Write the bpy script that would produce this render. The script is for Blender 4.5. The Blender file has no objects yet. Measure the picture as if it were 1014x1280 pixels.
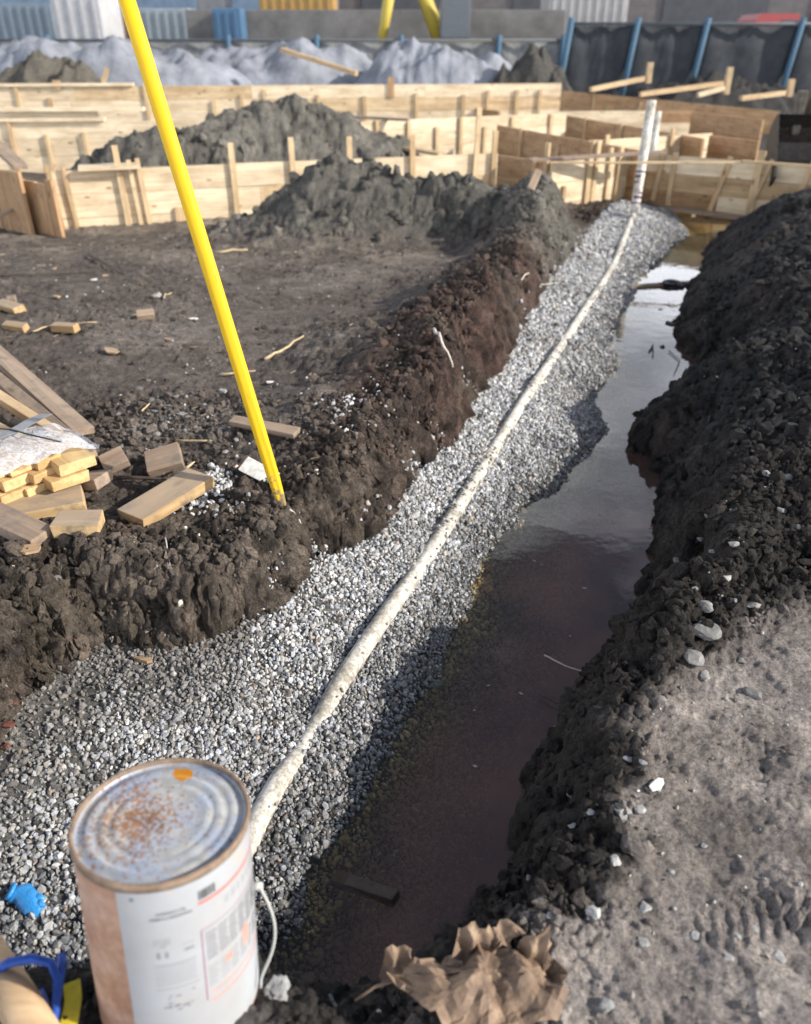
import bpy, bmesh, math, random
import numpy as np
from mathutils import Vector, Matrix, noise as mnoise

random.seed(7)
RNG = np.random.default_rng(11)
SC = bpy.context.scene
COL = SC.collection

# ------------------------------------------------------------------ camera, sky, sun, exposure
CAM_H = 1.7
FPX = 1000.0                                   # focal length in photo pixels (photo is 1014 x 1280)
PITCH = math.atan(585.0 / FPX)
cam_d = bpy.data.cameras.new('camera')
cam = bpy.data.objects.new('camera', cam_d)
COL.objects.link(cam)
cam.location = (0, 0, CAM_H)
cam.rotation_euler = (math.pi / 2 - PITCH, 0, 0)
cam_d.sensor_fit = 'VERTICAL'
cam_d.sensor_height = 36.0
cam_d.lens = 36.0 * FPX / 1280.0
cam_d.clip_start = 0.05
cam_d.clip_end = 2000
cam_d.dof.use_dof = True
cam_d.dof.focus_distance = 2.65
cam_d.dof.aperture_fstop = 2.05
SC.camera = cam

SUN_DIR = Vector((0.975, -0.22, 0.0)).normalized()
SUN_EL = math.radians(27)
world = bpy.data.worlds.new('World')
SC.world = world
world.use_nodes = True
wt = world.node_tree
wt.nodes.clear()
wo = wt.nodes.new('ShaderNodeOutputWorld')
wb = wt.nodes.new('ShaderNodeBackground')
wb.inputs['Strength'].default_value = 0.085
sky = wt.nodes.new('ShaderNodeTexSky')
sky.sky_type = 'NISHITA'
sky.sun_disc = False
sky.sun_elevation = SUN_EL
sky.sun_rotation = math.atan2(SUN_DIR.x, SUN_DIR.y)
sky.air_density = 1.0
sky.dust_density = 1.5
wtc = wt.nodes.new('ShaderNodeTexCoord')
wmp = wt.nodes.new('ShaderNodeMapping')
wmp.inputs['Scale'].default_value = (1.0, 1.0, 2.6)
wmp.inputs['Location'].default_value = (1.7, 2.9, 0.2)
wno = wt.nodes.new('ShaderNodeTexNoise')
wno.inputs['Scale'].default_value = 2.3
wno.inputs['Detail'].default_value = 7
wno.inputs['Roughness'].default_value = 0.55
wra = wt.nodes.new('ShaderNodeValToRGB')
wra.color_ramp.elements[0].position = 0.40
wra.color_ramp.elements[1].position = 0.72
wmx = wt.nodes.new('ShaderNodeMixRGB')
wmx.inputs['Color2'].default_value = (27.0, 27.9, 30.0, 1)     # sunlit cloud
wt.links.new(wtc.outputs['Generated'], wmp.inputs['Vector'])
wt.links.new(wmp.outputs['Vector'], wno.inputs['Vector'])
# clouds crowd together towards the horizon, as clouds do
wsx = wt.nodes.new('ShaderNodeSeparateXYZ')
wt.links.new(wtc.outputs['Generated'], wsx.inputs['Vector'])
wmr = wt.nodes.new('ShaderNodeMapRange')
for k_, v_ in (('From Min', 0.0), ('From Max', 0.75), ('To Min', 0.34), ('To Max', -0.24)): wmr.inputs[k_].default_value = v_
wt.links.new(wsx.outputs['Z'], wmr.inputs['Value'])
wad = wt.nodes.new('ShaderNodeMath'); wad.operation = 'ADD'
wt.links.new(wno.outputs['Fac'], wad.inputs[0]); wt.links.new(wmr.outputs['Result'], wad.inputs[1])
wt.links.new(wad.outputs['Value'], wra.inputs['Fac'])
wt.links.new(wra.outputs['Color'], wmx.inputs['Fac'])
wt.links.new(sky.outputs['Color'], wmx.inputs['Color1'])
wt.links.new(wmx.outputs['Color'], wb.inputs['Color'])
wt.links.new(wb.outputs['Background'], wo.inputs['Surface'])

sun_d = bpy.data.lights.new('sun', 'SUN')
sun_d.energy = 5.0
sun_d.angle = math.radians(0.5)
sun_d.color = (1.0, 0.94, 0.85)
sun = bpy.data.objects.new('sun', sun_d)
COL.objects.link(sun)
to_sun = Vector((SUN_DIR.x * math.cos(SUN_EL), SUN_DIR.y * math.cos(SUN_EL), math.sin(SUN_EL)))
sun.rotation_euler = to_sun.to_track_quat('Z', 'Y').to_euler()
sun.location = (20, -15, 20)

SC.view_settings.view_transform = 'Standard'
SC.view_settings.look = 'None'
SC.view_settings.gamma = 1.0
SC.view_settings.exposure = 0.55
SC.view_settings.use_curve_mapping = False
SC.render.engine = 'CYCLES'
SC.cycles.use_denoising = True
SC.cycles.max_bounces = 5
SC.cycles.transparent_max_bounces = 8
SC.cycles.caustics_reflective = False
SC.cycles.caustics_refractive = False

# ------------------------------------------------------------------ measuring: photo pixel -> place in the world
CP, SP = math.cos(PITCH), math.sin(PITCH)
def ray(u, v):
    x = (u - 507.0) / FPX; y = -(v - 640.0) / FPX
    return np.array([x, CP + y * SP, -SP + y * CP])
def W(u, v, z):
    d = ray(u, v); t = (z - CAM_H) / d[2]
    return Vector((d[0] * t, d[1] * t, z))
def D(u, v, Y):
    d = ray(u, v); t = Y / d[1]
    return Vector((d[0] * t, Y, CAM_H + d[2] * t))

# ------------------------------------------------------------------ numpy noise
_P = np.random.default_rng(3).permutation(4096).astype(np.int64)
_P = np.concatenate([_P, _P])
def hash3(i, j, k, s=0):
    return _P[(_P[(_P[(i + s * 57) & 4095] + j) & 4095] + k) & 4095]
def vnoise(x, y, z, s=0):
    xi = np.floor(x).astype(np.int64); yi = np.floor(y).astype(np.int64); zi = np.floor(z).astype(np.int64)
    xf = x - xi; yf = y - yi; zf = z - zi
    u = xf * xf * (3 - 2 * xf); v = yf * yf * (3 - 2 * yf); w = zf * zf * (3 - 2 * zf)
    def h(a, b, c): return hash3(xi + a, yi + b, zi + c, s) / 2047.5 - 1.0
    a = h(0,0,0) * (1-u) + h(1,0,0) * u
    b = h(0,1,0) * (1-u) + h(1,1,0) * u
    c = h(0,0,1) * (1-u) + h(1,0,1) * u
    d = h(0,1,1) * (1-u) + h(1,1,1) * u
    return (a * (1-v) + b * v) * (1-w) + (c * (1-v) + d * v) * w
def fbm(x, y, z=None, freq=1.0, octv=4, s=0, gain=0.5):
    if z is None: z = np.zeros_like(x)
    o = np.zeros_like(x); a = 1.0; f = freq; tot = 0
    for k in range(octv):
        o += a * vnoise(x * f + 13.7 * k, y * f + 7.1 * k, z * f + 3.3 * k, s + k)
        tot += a; a *= gain; f *= 2.03
    return o / tot
def worley(x, y, z, freq, s=0, jit=0.9):
    """distance to the nearest scattered point and that point's random value"""
    x = x * freq; y = y * freq; z = z * freq
    xi = np.floor(x).astype(np.int64); yi = np.floor(y).astype(np.int64); zi = np.floor(z).astype(np.int64)
    best = np.full(x.shape, 9.0); rid = np.zeros(x.shape)
    for a in (-1, 0, 1):
        for b in (-1, 0, 1):
            for c in (-1, 0, 1):
                h = hash3(xi + a, yi + b, zi + c, s)
                h2 = _P[h]; h3 = _P[h2]
                px = xi + a + 0.5 + jit * (h / 4095.0 - 0.5)
                py = yi + b + 0.5 + jit * (h2 / 4095.0 - 0.5)
                pz = zi + c + 0.5 + jit * (h3 / 4095.0 - 0.5)
                dd = (x - px) ** 2 + (y - py) ** 2 + (z - pz) ** 2
                m = dd < best
                best = np.where(m, dd, best); rid = np.where(m, h2 / 4095.0, rid)
    return np.sqrt(best), rid
def sstep(a, b, x):
    t = np.clip((x - a) / (b - a), 0, 1)
    return t * t * (3 - 2 * t)

# ------------------------------------------------------------------ mesh helpers
def mesh_np(name, V, F, smooth=True):
    """V (n,3), F (m,k) -> mesh"""
    me = bpy.data.meshes.new(name)
    V = np.asarray(V, np.float32); F = np.asarray(F, np.int32)
    m, k = F.shape
    me.vertices.add(len(V)); me.vertices.foreach_set('co', V.ravel())
    me.loops.add(m * k); me.loops.foreach_set('vertex_index', F.ravel())
    me.polygons.add(m); me.polygons.foreach_set('loop_start', np.arange(0, m * k, k, dtype=np.int32))
    me.update(calc_edges=True)
    me.polygons.foreach_set('use_smooth', np.full(m, smooth))
    return me
def set_col(me, rgba, name='tint'):
    a = me.color_attributes.new(name, 'FLOAT_COLOR', 'POINT')
    a.data.foreach_set('color', np.asarray(rgba, np.float32).ravel())
def link(name, me, mat=None, parent=None, loc=None):
    o = bpy.data.objects.new(name, me)
    COL.objects.link(o)
    if mat is not None and me is not None:
        if len(me.materials) == 0: me.materials.append(mat)
    if parent is not None: o.parent = parent
    if loc is not None: o.location = loc
    return o
def tag(o, label, cat, group=None):
    o['label'] = label; o['category'] = cat
    if group: o['group'] = group
    return o
def empty(name, loc, label, cat, group=None, rz=0.0):
    o = bpy.data.objects.new(name, None)
    COL.objects.link(o); o.location = loc; o.rotation_euler = (0, 0, rz)
    o.empty_display_size = 0.1
    return tag(o, label, cat, group)
def structure(o): o['kind'] = 'structure'; return o
def stuff(o, label=None):
    o['kind'] = 'stuff'
    return o
def bm_mesh(bm, name, smooth=False):
    me = bpy.data.meshes.new(name)
    bm.normal_update(); bm.to_mesh(me); bm.free()
    if smooth:
        me.polygons.foreach_set('use_smooth', np.ones(len(me.polygons), bool))
    return me
def box_mesh(lx, ly, lz, bev=0.0, name='box', rough=0.0, seed=0, z0=False, cuts=0):
    """box along X; rough jitters the corners so that sawn ends are not true"""
    bm = bmesh.new()
    bmesh.ops.create_cube(bm, size=1.0)
    if cuts:
        bmesh.ops.subdivide_edges(bm, edges=[e for e in bm.edges if abs((e.verts[0].co - e.verts[1].co).x) > .5], cuts=cuts)
    r = random.Random(seed)
    for v in bm.verts:
        v.co.x *= lx; v.co.y *= ly; v.co.z = v.co.z * lz + (lz / 2 if z0 else 0)
        if rough:
            v.co += Vector((r.uniform(-1, 1) * rough, r.uniform(-1, 1) * rough, r.uniform(-1, 1) * rough * .5))
    if bev:
        bmesh.ops.bevel(bm, geom=bm.edges[:], offset=bev, segments=2, affect='EDGES', profile=.6)
    return bm_mesh(bm, name)
def tube_mesh(pts, radii, sides=8, name='tube', jit=0.0, seed=0, caps=True):
    pts = [Vector(p) for p in pts]
    if not hasattr(radii, '__len__'): radii = [radii] * len(pts)
    r = random.Random(seed)
    bm = bmesh.new(); rings = []
    ref = Vector((0.31, 0.2, 0.93)).normalized()
    for i, p in enumerate(pts):
        d = (pts[min(i + 1, len(pts) - 1)] - pts[max(i - 1, 0)])
        d = d.normalized() if d.length > 1e-9 else Vector((0, 0, 1))
        rr = ref if abs(d.dot(ref)) < .95 else Vector((1, 0, 0))
        a = d.cross(rr).normalized(); b = d.cross(a)
        rings.append([bm.verts.new(p + (a * math.cos(2 * math.pi * k / sides) + b * math.sin(2 * math.pi * k / sides)) * radii[i] * (1 + r.uniform(-jit, jit))) for k in range(sides)])
    for i in range(len(rings) - 1):
        for k in range(sides):
            bm.faces.new((rings[i][k], rings[i][(k + 1) % sides], rings[i + 1][(k + 1) % sides], rings[i + 1][k]))
    if caps:
        bm.faces.new(rings[0][::-1]); bm.faces.new(rings[-1])
    bmesh.ops.recalc_face_normals(bm, faces=bm.faces[:])
    return bm_mesh(bm, name, True)
def lathe_mesh(profile, seg=64, name='lathe', smooth=True, ang=(0, 2 * math.pi)):
    full = abs(ang[1] - ang[0] - 2 * math.pi) < 1e-6
    n = seg if full else seg + 1
    V = []; F = []
    for (r, z) in profile:
        for k in range(n):
            a = ang[0] + (ang[1] - ang[0]) * k / seg
            V.append((r * math.cos(a), r * math.sin(a), z))
    for i in range(len(profile) - 1):
        for k in range(seg):
            k2 = (k + 1) % n
            F.append((i * n + k, i * n + k2, (i + 1) * n + k2, (i + 1) * n + k))
    return mesh_np(name, V, F, smooth)

# ------------------------------------------------------------------ materials
def new_mat(name):
    m = bpy.data.materials.new(name); m.use_nodes = True
    nt = m.node_tree; b = nt.nodes['Principled BSDF']
    return m, nt, b
def N(nt, kind, **kw):
    n = nt.nodes.new(kind)
    for k, v in kw.items():
        if k in n.inputs: n.inputs[k].default_value = v
        else: setattr(n, k, v)
    return n
def L(nt, a, b): nt.links.new(a, b)
def ramp(nt, fac, stops):
    r = nt.nodes.new('ShaderNodeValToRGB')
    e = r.color_ramp.elements
    while len(e) < len(stops): e.new(0.5)
    for i, (p, c) in enumerate(stops):
        e[i].position = p; e[i].color = (*c, 1) if len(c) == 3 else c
    L(nt, fac, r.inputs['Fac'])
    return r
def mixc(nt, fac, a, b, mode='MIX'):
    m = nt.nodes.new('ShaderNodeMixRGB'); m.blend_type = mode
    for inp, val in ((m.inputs['Fac'], fac), (m.inputs['Color1'], a), (m.inputs['Color2'], b)):
        if hasattr(val, 'links'): L(nt, val, inp)
        elif isinstance(val, (int, float)): inp.default_value = val
        else: inp.default_value = (*val, 1) if len(val) == 3 else val
    return m.outputs['Color']
def bump(nt, b, h, strength=0.5, dist=0.01, prev=None):
    n = nt.nodes.new('ShaderNodeBump')
    n.inputs['Strength'].default_value = strength; n.inputs['Distance'].default_value = dist
    L(nt, h, n.inputs['Height'])
    if prev is not None: L(nt, prev, n.inputs['Normal'])
    L(nt, n.outputs['Normal'], b.inputs['Normal'])
    return n.outputs['Normal']

def soil_material(name, lo=0.35, hi=1.75, bstr=1.0, bdist=0.03, relief=False):
    """per-vertex soil colour (which soil lies where) times crumb-scale mottling; alpha = dampness"""
    m, nt, b = new_mat(name)
    at = N(nt, 'ShaderNodeAttribute', attribute_name='tint')
    tc = N(nt, 'ShaderNodeTexCoord')
    n1 = N(nt, 'ShaderNodeTexNoise', Scale=75.0, Detail=7.0, Roughness=0.75)
    n2 = N(nt, 'ShaderNodeTexNoise', Scale=14.0, Detail=5.0, Roughness=0.6)
    vo = N(nt, 'ShaderNodeTexVoronoi', Scale=130.0)
    for n in (n1, n2, vo): L(nt, tc.outputs['Object'], n.inputs['Vector'])
    r1 = ramp(nt, n1.outputs['Fac'], [(0.3, (lo,) * 3), (0.7, (hi,) * 3)])
    r2 = ramp(nt, n2.outputs['Fac'], [(0.3, (0.72, 0.72, 0.74)), (0.7, (1.28, 1.25, 1.2))])
    c = mixc(nt, 1.0, at.outputs['Color'], r1.outputs['Color'], 'MULTIPLY')
    c = mixc(nt, 1.0, c, r2.outputs['Color'], 'MULTIPLY')
    # pale grit: single grains
    gr = ramp(nt, vo.outputs['Color'], [(0.93, (0, 0, 0)), (0.95, (1, 1, 1))])
    gd = ramp(nt, vo.outputs['Distance'], [(0.25, (1, 1, 1)), (0.4, (0, 0, 0))])
    gm = mixc(nt, 1.0, gr.outputs['Color'], gd.outputs['Color'], 'MULTIPLY')
    dm = mixc(nt, 1.0, gm, (0.55, 0.55, 0.55), 'MULTIPLY')
    c = mixc(nt, dm, c, (0.30, 0.29, 0.27))
    L(nt, c, b.inputs['Base Color'])
    mr = N(nt, 'ShaderNodeMapRange'); mr.inputs['To Min'].default_value = 0.96; mr.inputs['To Max'].default_value = 0.5
    L(nt, at.outputs['Alpha'], mr.inputs['Value']); L(nt, mr.outputs['Result'], b.inputs['Roughness'])
    b.inputs['Specular IOR Level'].default_value = 0.3
    n4 = N(nt, 'ShaderNodeTexNoise', Scale=26.0, Detail=8.0, Roughness=0.72); L(nt, tc.outputs['Object'], n4.inputs['Vector'])
    nb = bump(nt, b, n4.outputs['Fac'], 0.9, 0.05)
    if relief:
        ra = N(nt, 'ShaderNodeAttribute', attribute_name='relief'); L(nt, ra.outputs['Fac'], nb.node.inputs['Strength'])
    nb = bump(nt, b, n1.outputs['Fac'], bstr, bdist, nb)
    bump(nt, b, vo.outputs['Distance'], 0.35, 0.006, nb)
    return m
M = {}
M['soil'] = soil_material('soil', relief=True)
M['heapsoil'] = soil_material('heap_soil')
M['clod'] = soil_material('clod_soil', 0.45, 1.6, 1.0, 0.02)

def stone_material(name, wetgloss=True, speck=70.0):
    m, nt, b = new_mat(name)
    at = N(nt, 'ShaderNodeAttribute', attribute_name='tint')
    tc = N(nt, 'ShaderNodeTexCoord')
    n1 = N(nt, 'ShaderNodeTexNoise', Scale=speck, Detail=5.0, Roughness=0.7)
    n2 = N(nt, 'ShaderNodeTexNoise', Scale=300.0, Detail=3.0, Roughness=0.7)
    for n in (n1, n2): L(nt, tc.outputs['Object'], n.inputs['Vector'])
    r1 = ramp(nt, n1.outputs['Fac'], [(0.3, (0.7,) * 3), (0.7, (1.25,) * 3)])
    r2 = ramp(nt, n2.outputs['Fac'], [(0.3, (0.78,) * 3), (0.7, (1.18,) * 3)])
    c = mixc(nt, 1.0, at.outputs['Color'], r1.outputs['Color'], 'MULTIPLY')
    c = mixc(nt, 1.0, c, r2.outputs['Color'], 'MULTIPLY')
    L(nt, c, b.inputs['Base Color'])
    mr = N(nt, 'ShaderNodeMapRange'); mr.inputs['To Min'].default_value = 0.85; mr.inputs['To Max'].default_value = 0.32
    L(nt, at.outputs['Alpha'], mr.inputs['Value']); L(nt, mr.outputs['Result'], b.inputs['Roughness'])
    bump(nt, b, n2.outputs['Fac'], 0.35, 0.003)
    return m
M['gravel'] = stone_material('gravel_stone')
M['stone'] = stone_material('pale_stone', speck=45.0)

def wood_material(name, base, dark, grey=0.0, dirt=0.25, vary=0.25, scale=1.0, knots=True, rough=0.75, topgrey=0.0):
    """grain runs along local X; tone differs from piece to piece"""
    m, nt, b = new_mat(name)
    tc = N(nt, 'ShaderNodeTexCoord'); oi = N(nt, 'ShaderNodeObjectInfo')
    add = N(nt, 'ShaderNodeVectorMath', operation='ADD')
    off = N(nt, 'ShaderNodeVectorMath', operation='SCALE'); off.inputs['Scale'].default_value = 23.0
    cmb = N(nt, 'ShaderNodeCombineXYZ')
    for k in 'XYZ': L(nt, oi.outputs['Random'], cmb.inputs[k])
    L(nt, cmb.outputs['Vector'], off.inputs[0])
    L(nt, tc.outputs['Object'], add.inputs[0]); L(nt, off.outputs['Vector'], add.inputs[1])
    mp = N(nt, 'ShaderNodeMapping'); mp.inputs['Scale'].default_value = (1.3 * scale, 34 * scale, 34 * scale)
    L(nt, add.outputs['Vector'], mp.inputs['Vector'])
    g = N(nt, 'ShaderNodeTexNoise', Scale=1.0, Detail=7.0, Roughness=0.65, Distortion=0.6)
    L(nt, mp.outputs['Vector'], g.inputs['Vector'])
    mp2 = N(nt, 'ShaderNodeMapping'); mp2.inputs['Scale'].default_value = (2.2, 8, 8)
    L(nt, add.outputs['Vector'], mp2.inputs['Vector'])
    bl = N(nt, 'ShaderNodeTexNoise', Scale=1.0, Detail=4.0, Roughness=0.6)
    L(nt, mp2.outputs['Vector'], bl.inputs['Vector'])
    gr = ramp(nt, g.outputs['Fac'], [(0.32, dark), (0.55, base), (0.8, tuple(min(1, x * 1.1) for x in base))])
    c = gr.outputs['Color']
    br = ramp(nt, bl.outputs['Fac'], [(0.30, (0.62, 0.55, 0.47)), (0.62, (1.03, 1.02, 1.0))])
    c = mixc(nt, 0.75, c, br.outputs['Color'], 'MULTIPLY')
    vr = ramp(nt, oi.outputs['Random'], [(0, (1 - vary, 1 - vary * 1.15, 1 - vary * 1.3)), (0.5, (1, 1, 1)), (1, (1 - vary * .4, 1 - vary * .6, 1 - vary * .75))])
    c = mixc(nt, 1.0, c, vr.outputs['Color'], 'MULTIPLY')
    if knots:
        mp3 = N(nt, 'ShaderNodeMapping'); mp3.inputs['Scale'].default_value = (2.6, 7, 7)
        L(nt, add.outputs['Vector'], mp3.inputs['Vector'])
        vo = N(nt, 'ShaderNodeTexVoronoi', Scale=1.0)
        L(nt, mp3.outputs['Vector'], vo.inputs['Vector'])
        kr = ramp(nt, vo.outputs['Distance'], [(0.06, (0.30, 0.16, 0.08)), (0.13, (1, 1, 1))])
        c = mixc(nt, 0.8, c, kr.outputs['Color'], 'MULTIPLY')
    dn = N(nt, 'ShaderNodeTexNoise', Scale=9.0, Detail=8.0, Roughness=0.7)
    L(nt, add.outputs['Vector'], dn.inputs['Vector'])
    dr = ramp(nt, dn.outputs['Fac'], [(0.52, (0, 0, 0)), (0.72, (dirt * 2.2,) * 3)])
    c = mixc(nt, dr.outputs['Color'], c, (0.10, 0.085, 0.07))
    if grey: c = mixc(nt, grey, c, (0.30, 0.285, 0.27))
    if topgrey:
        sx = N(nt, 'ShaderNodeSeparateXYZ'); L(nt, tc.outputs['Normal'], sx.inputs[0])
        mr = N(nt, 'ShaderNodeMapRange'); mr.inputs['From Min'].default_value = 0.5; mr.inputs['From Max'].default_value = 0.8; mr.inputs['To Max'].default_value = topgrey
        L(nt, sx.outputs['Z'], mr.inputs['Value'])
        c = mixc(nt, mr.outputs['Result'], c, mixc(nt, 0.6, c, (0.26, 0.215, 0.175), 'MIX'))
    L(nt, c, b.inputs['Base Color'])
    b.inputs['Roughness'].default_value = rough
    b.inputs['Specular IOR Level'].default_value = 0.25
    bump(nt, b, g.outputs['Fac'], 0.35, 0.004)
    return m
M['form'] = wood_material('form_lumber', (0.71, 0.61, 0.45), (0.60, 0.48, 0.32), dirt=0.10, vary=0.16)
M['formdark'] = wood_material('brown_shaded_form_lumber', (0.44, 0.29, 0.165), (0.31, 0.19, 0.10), dirt=0.3, vary=0.2)  # shade coloured into walls turned from the sun; also rust-brown boards
M['stake'] = wood_material('stake_lumber', (0.60, 0.47, 0.30), (0.46, 0.33, 0.19), dirt=0.2, vary=0.3)
M['block'] = wood_material('sawn_block', (0.52, 0.38, 0.21), (0.38, 0.25, 0.12), dirt=0.40, vary=0.25, topgrey=1.0)
M['fresh'] = wood_material('fresh_sawn_board', (0.62, 0.45, 0.23), (0.48, 0.31, 0.14), dirt=0.14, vary=0.2)
M['oldwood'] = wood_material('weathered_lumber', (0.34, 0.25, 0.17), (0.20, 0.14, 0.10), grey=0.18, dirt=0.5, vary=0.25)
M['chip'] = wood_material('wood_chip', (0.46, 0.35, 0.23), (0.30, 0.21, 0.13), dirt=0.3, vary=0.45, knots=False)

def plain_material(name, col, rough=0.6, nscale=30.0, amt=0.25, spec=0.4, metal=0.0, bstr=0.2, bdist=0.003):
    m, nt, b = new_mat(name)
    tc = N(nt, 'ShaderNodeTexCoord')
    n1 = N(nt, 'ShaderNodeTexNoise', Scale=nscale, Detail=6.0, Roughness=0.65)
    L(nt, tc.outputs['Object'], n1.inputs['Vector'])
    r = ramp(nt, n1.outputs['Fac'], [(0.3, tuple(x * (1 - amt) for x in col)), (0.7, tuple(min(1, x * (1 + amt)) for x in col))])
    L(nt, r.outputs['Color'], b.inputs['Base Color'])
    b.inputs['Roughness'].default_value = rough; b.inputs['Metallic'].default_value = metal
    b.inputs['Specular IOR Level'].default_value = spec
    if bstr: bump(nt, b, n1.outputs['Fac'], bstr, bdist)
    return m

# ------------------------------------------------------------------ the ground
ZW = -0.28                                            # water level
def poly(pts, z): return [tuple(W(u, v, z)[:2]) for u, v in pts]
PB = [(-5.0, 0.9), (-2.4, 1.35)] + poly([(-150, 985), (0, 925), (40, 868), (130, 806), (230, 812), (330, 772), (400, 706), (470, 676), (500, 620), (560, 560), (600, 490), (640, 440), (680, 360), (740, 290), (775, 258)], -0.12) + [(3.15, 11.9), (4.2, 14.2)]
WL = [(-0.75, 0.55), (-0.42, 1.08)] + poly([(330, 1180), (400, 1080), (440, 1000), (480, 930), (520, 860), (570, 800), (590, 740), (610, 690), (650, 640), (700, 600), (750, 550), (755, 520), (740, 500), (768, 460), (762, 420), (785, 380), (800, 345), (826, 325), (856, 296), (848, 276)], ZW) + [(3.75, 12.2), (4.6, 14.2)]
WR = [(-6.0, 0.75), (-1.0, 0.93), (-0.5, 1.10)] + [tuple(W(u, v, z)[:2]) for u, v, z in [(350, 1215, -.2), (430, 1225, -.16), (520, 1165, -.12), (590, 1090, -.08), (640, 1035, -.06), (655, 925, -.12), (720, 865, -.2)]] + poly([(790, 790), (820, 680), (830, 580), (785, 555), (800, 525), (840, 490), (885, 465), (850, 430), (845, 390), (872, 345), (880, 312), (905, 292), (960, 284)], ZW) + [(5.4, 11.2), (5.6, 14.2)]
PIPE = [tuple(W(u, v, -0.13)) for u, v in [(318, 996), (345, 950), (440, 810), (530, 690), (625, 545), (680, 460), (770, 320), (793, 266)]]

def sdist(X, Y, line, closing):
    """signed distance to a polyline, positive inside the polygon line + closing"""
    P = np.array(line); best = np.full(X.shape, 1e9)
    for (ax, ay), (bx, by) in zip(P[:-1], P[1:]):
        dx, dy = bx - ax, by - ay
        t = np.clip(((X - ax) * dx + (Y - ay) * dy) / (dx * dx + dy * dy), 0, 1)
        best = np.minimum(best, (X - ax - t * dx) ** 2 + (Y - ay - t * dy) ** 2)
    Q = list(line) + closing
    ins = np.zeros(X.shape, bool)
    for (ax, ay), (bx, by) in zip(Q, Q[1:] + Q[:1]):
        if ay == by: continue
        c = ((ay > Y) != (by > Y)) & (X < (bx - ax) * (Y - ay) / (by - ay) + ax)
        ins ^= c
    d = np.sqrt(best)
    return np.where(ins, d, -d)

def gauss(X, Y, cx, cy, sx, sy, rot=0.0, p=2.0):
    c, s = math.cos(rot), math.sin(rot)
    a = ((X - cx) * c + (Y - cy) * s) / sx; b = (-(X - cx) * s + (Y - cy) * c) / sy
    return np.exp(-(np.abs(a) ** p + np.abs(b) ** p) * 0.7)

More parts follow.
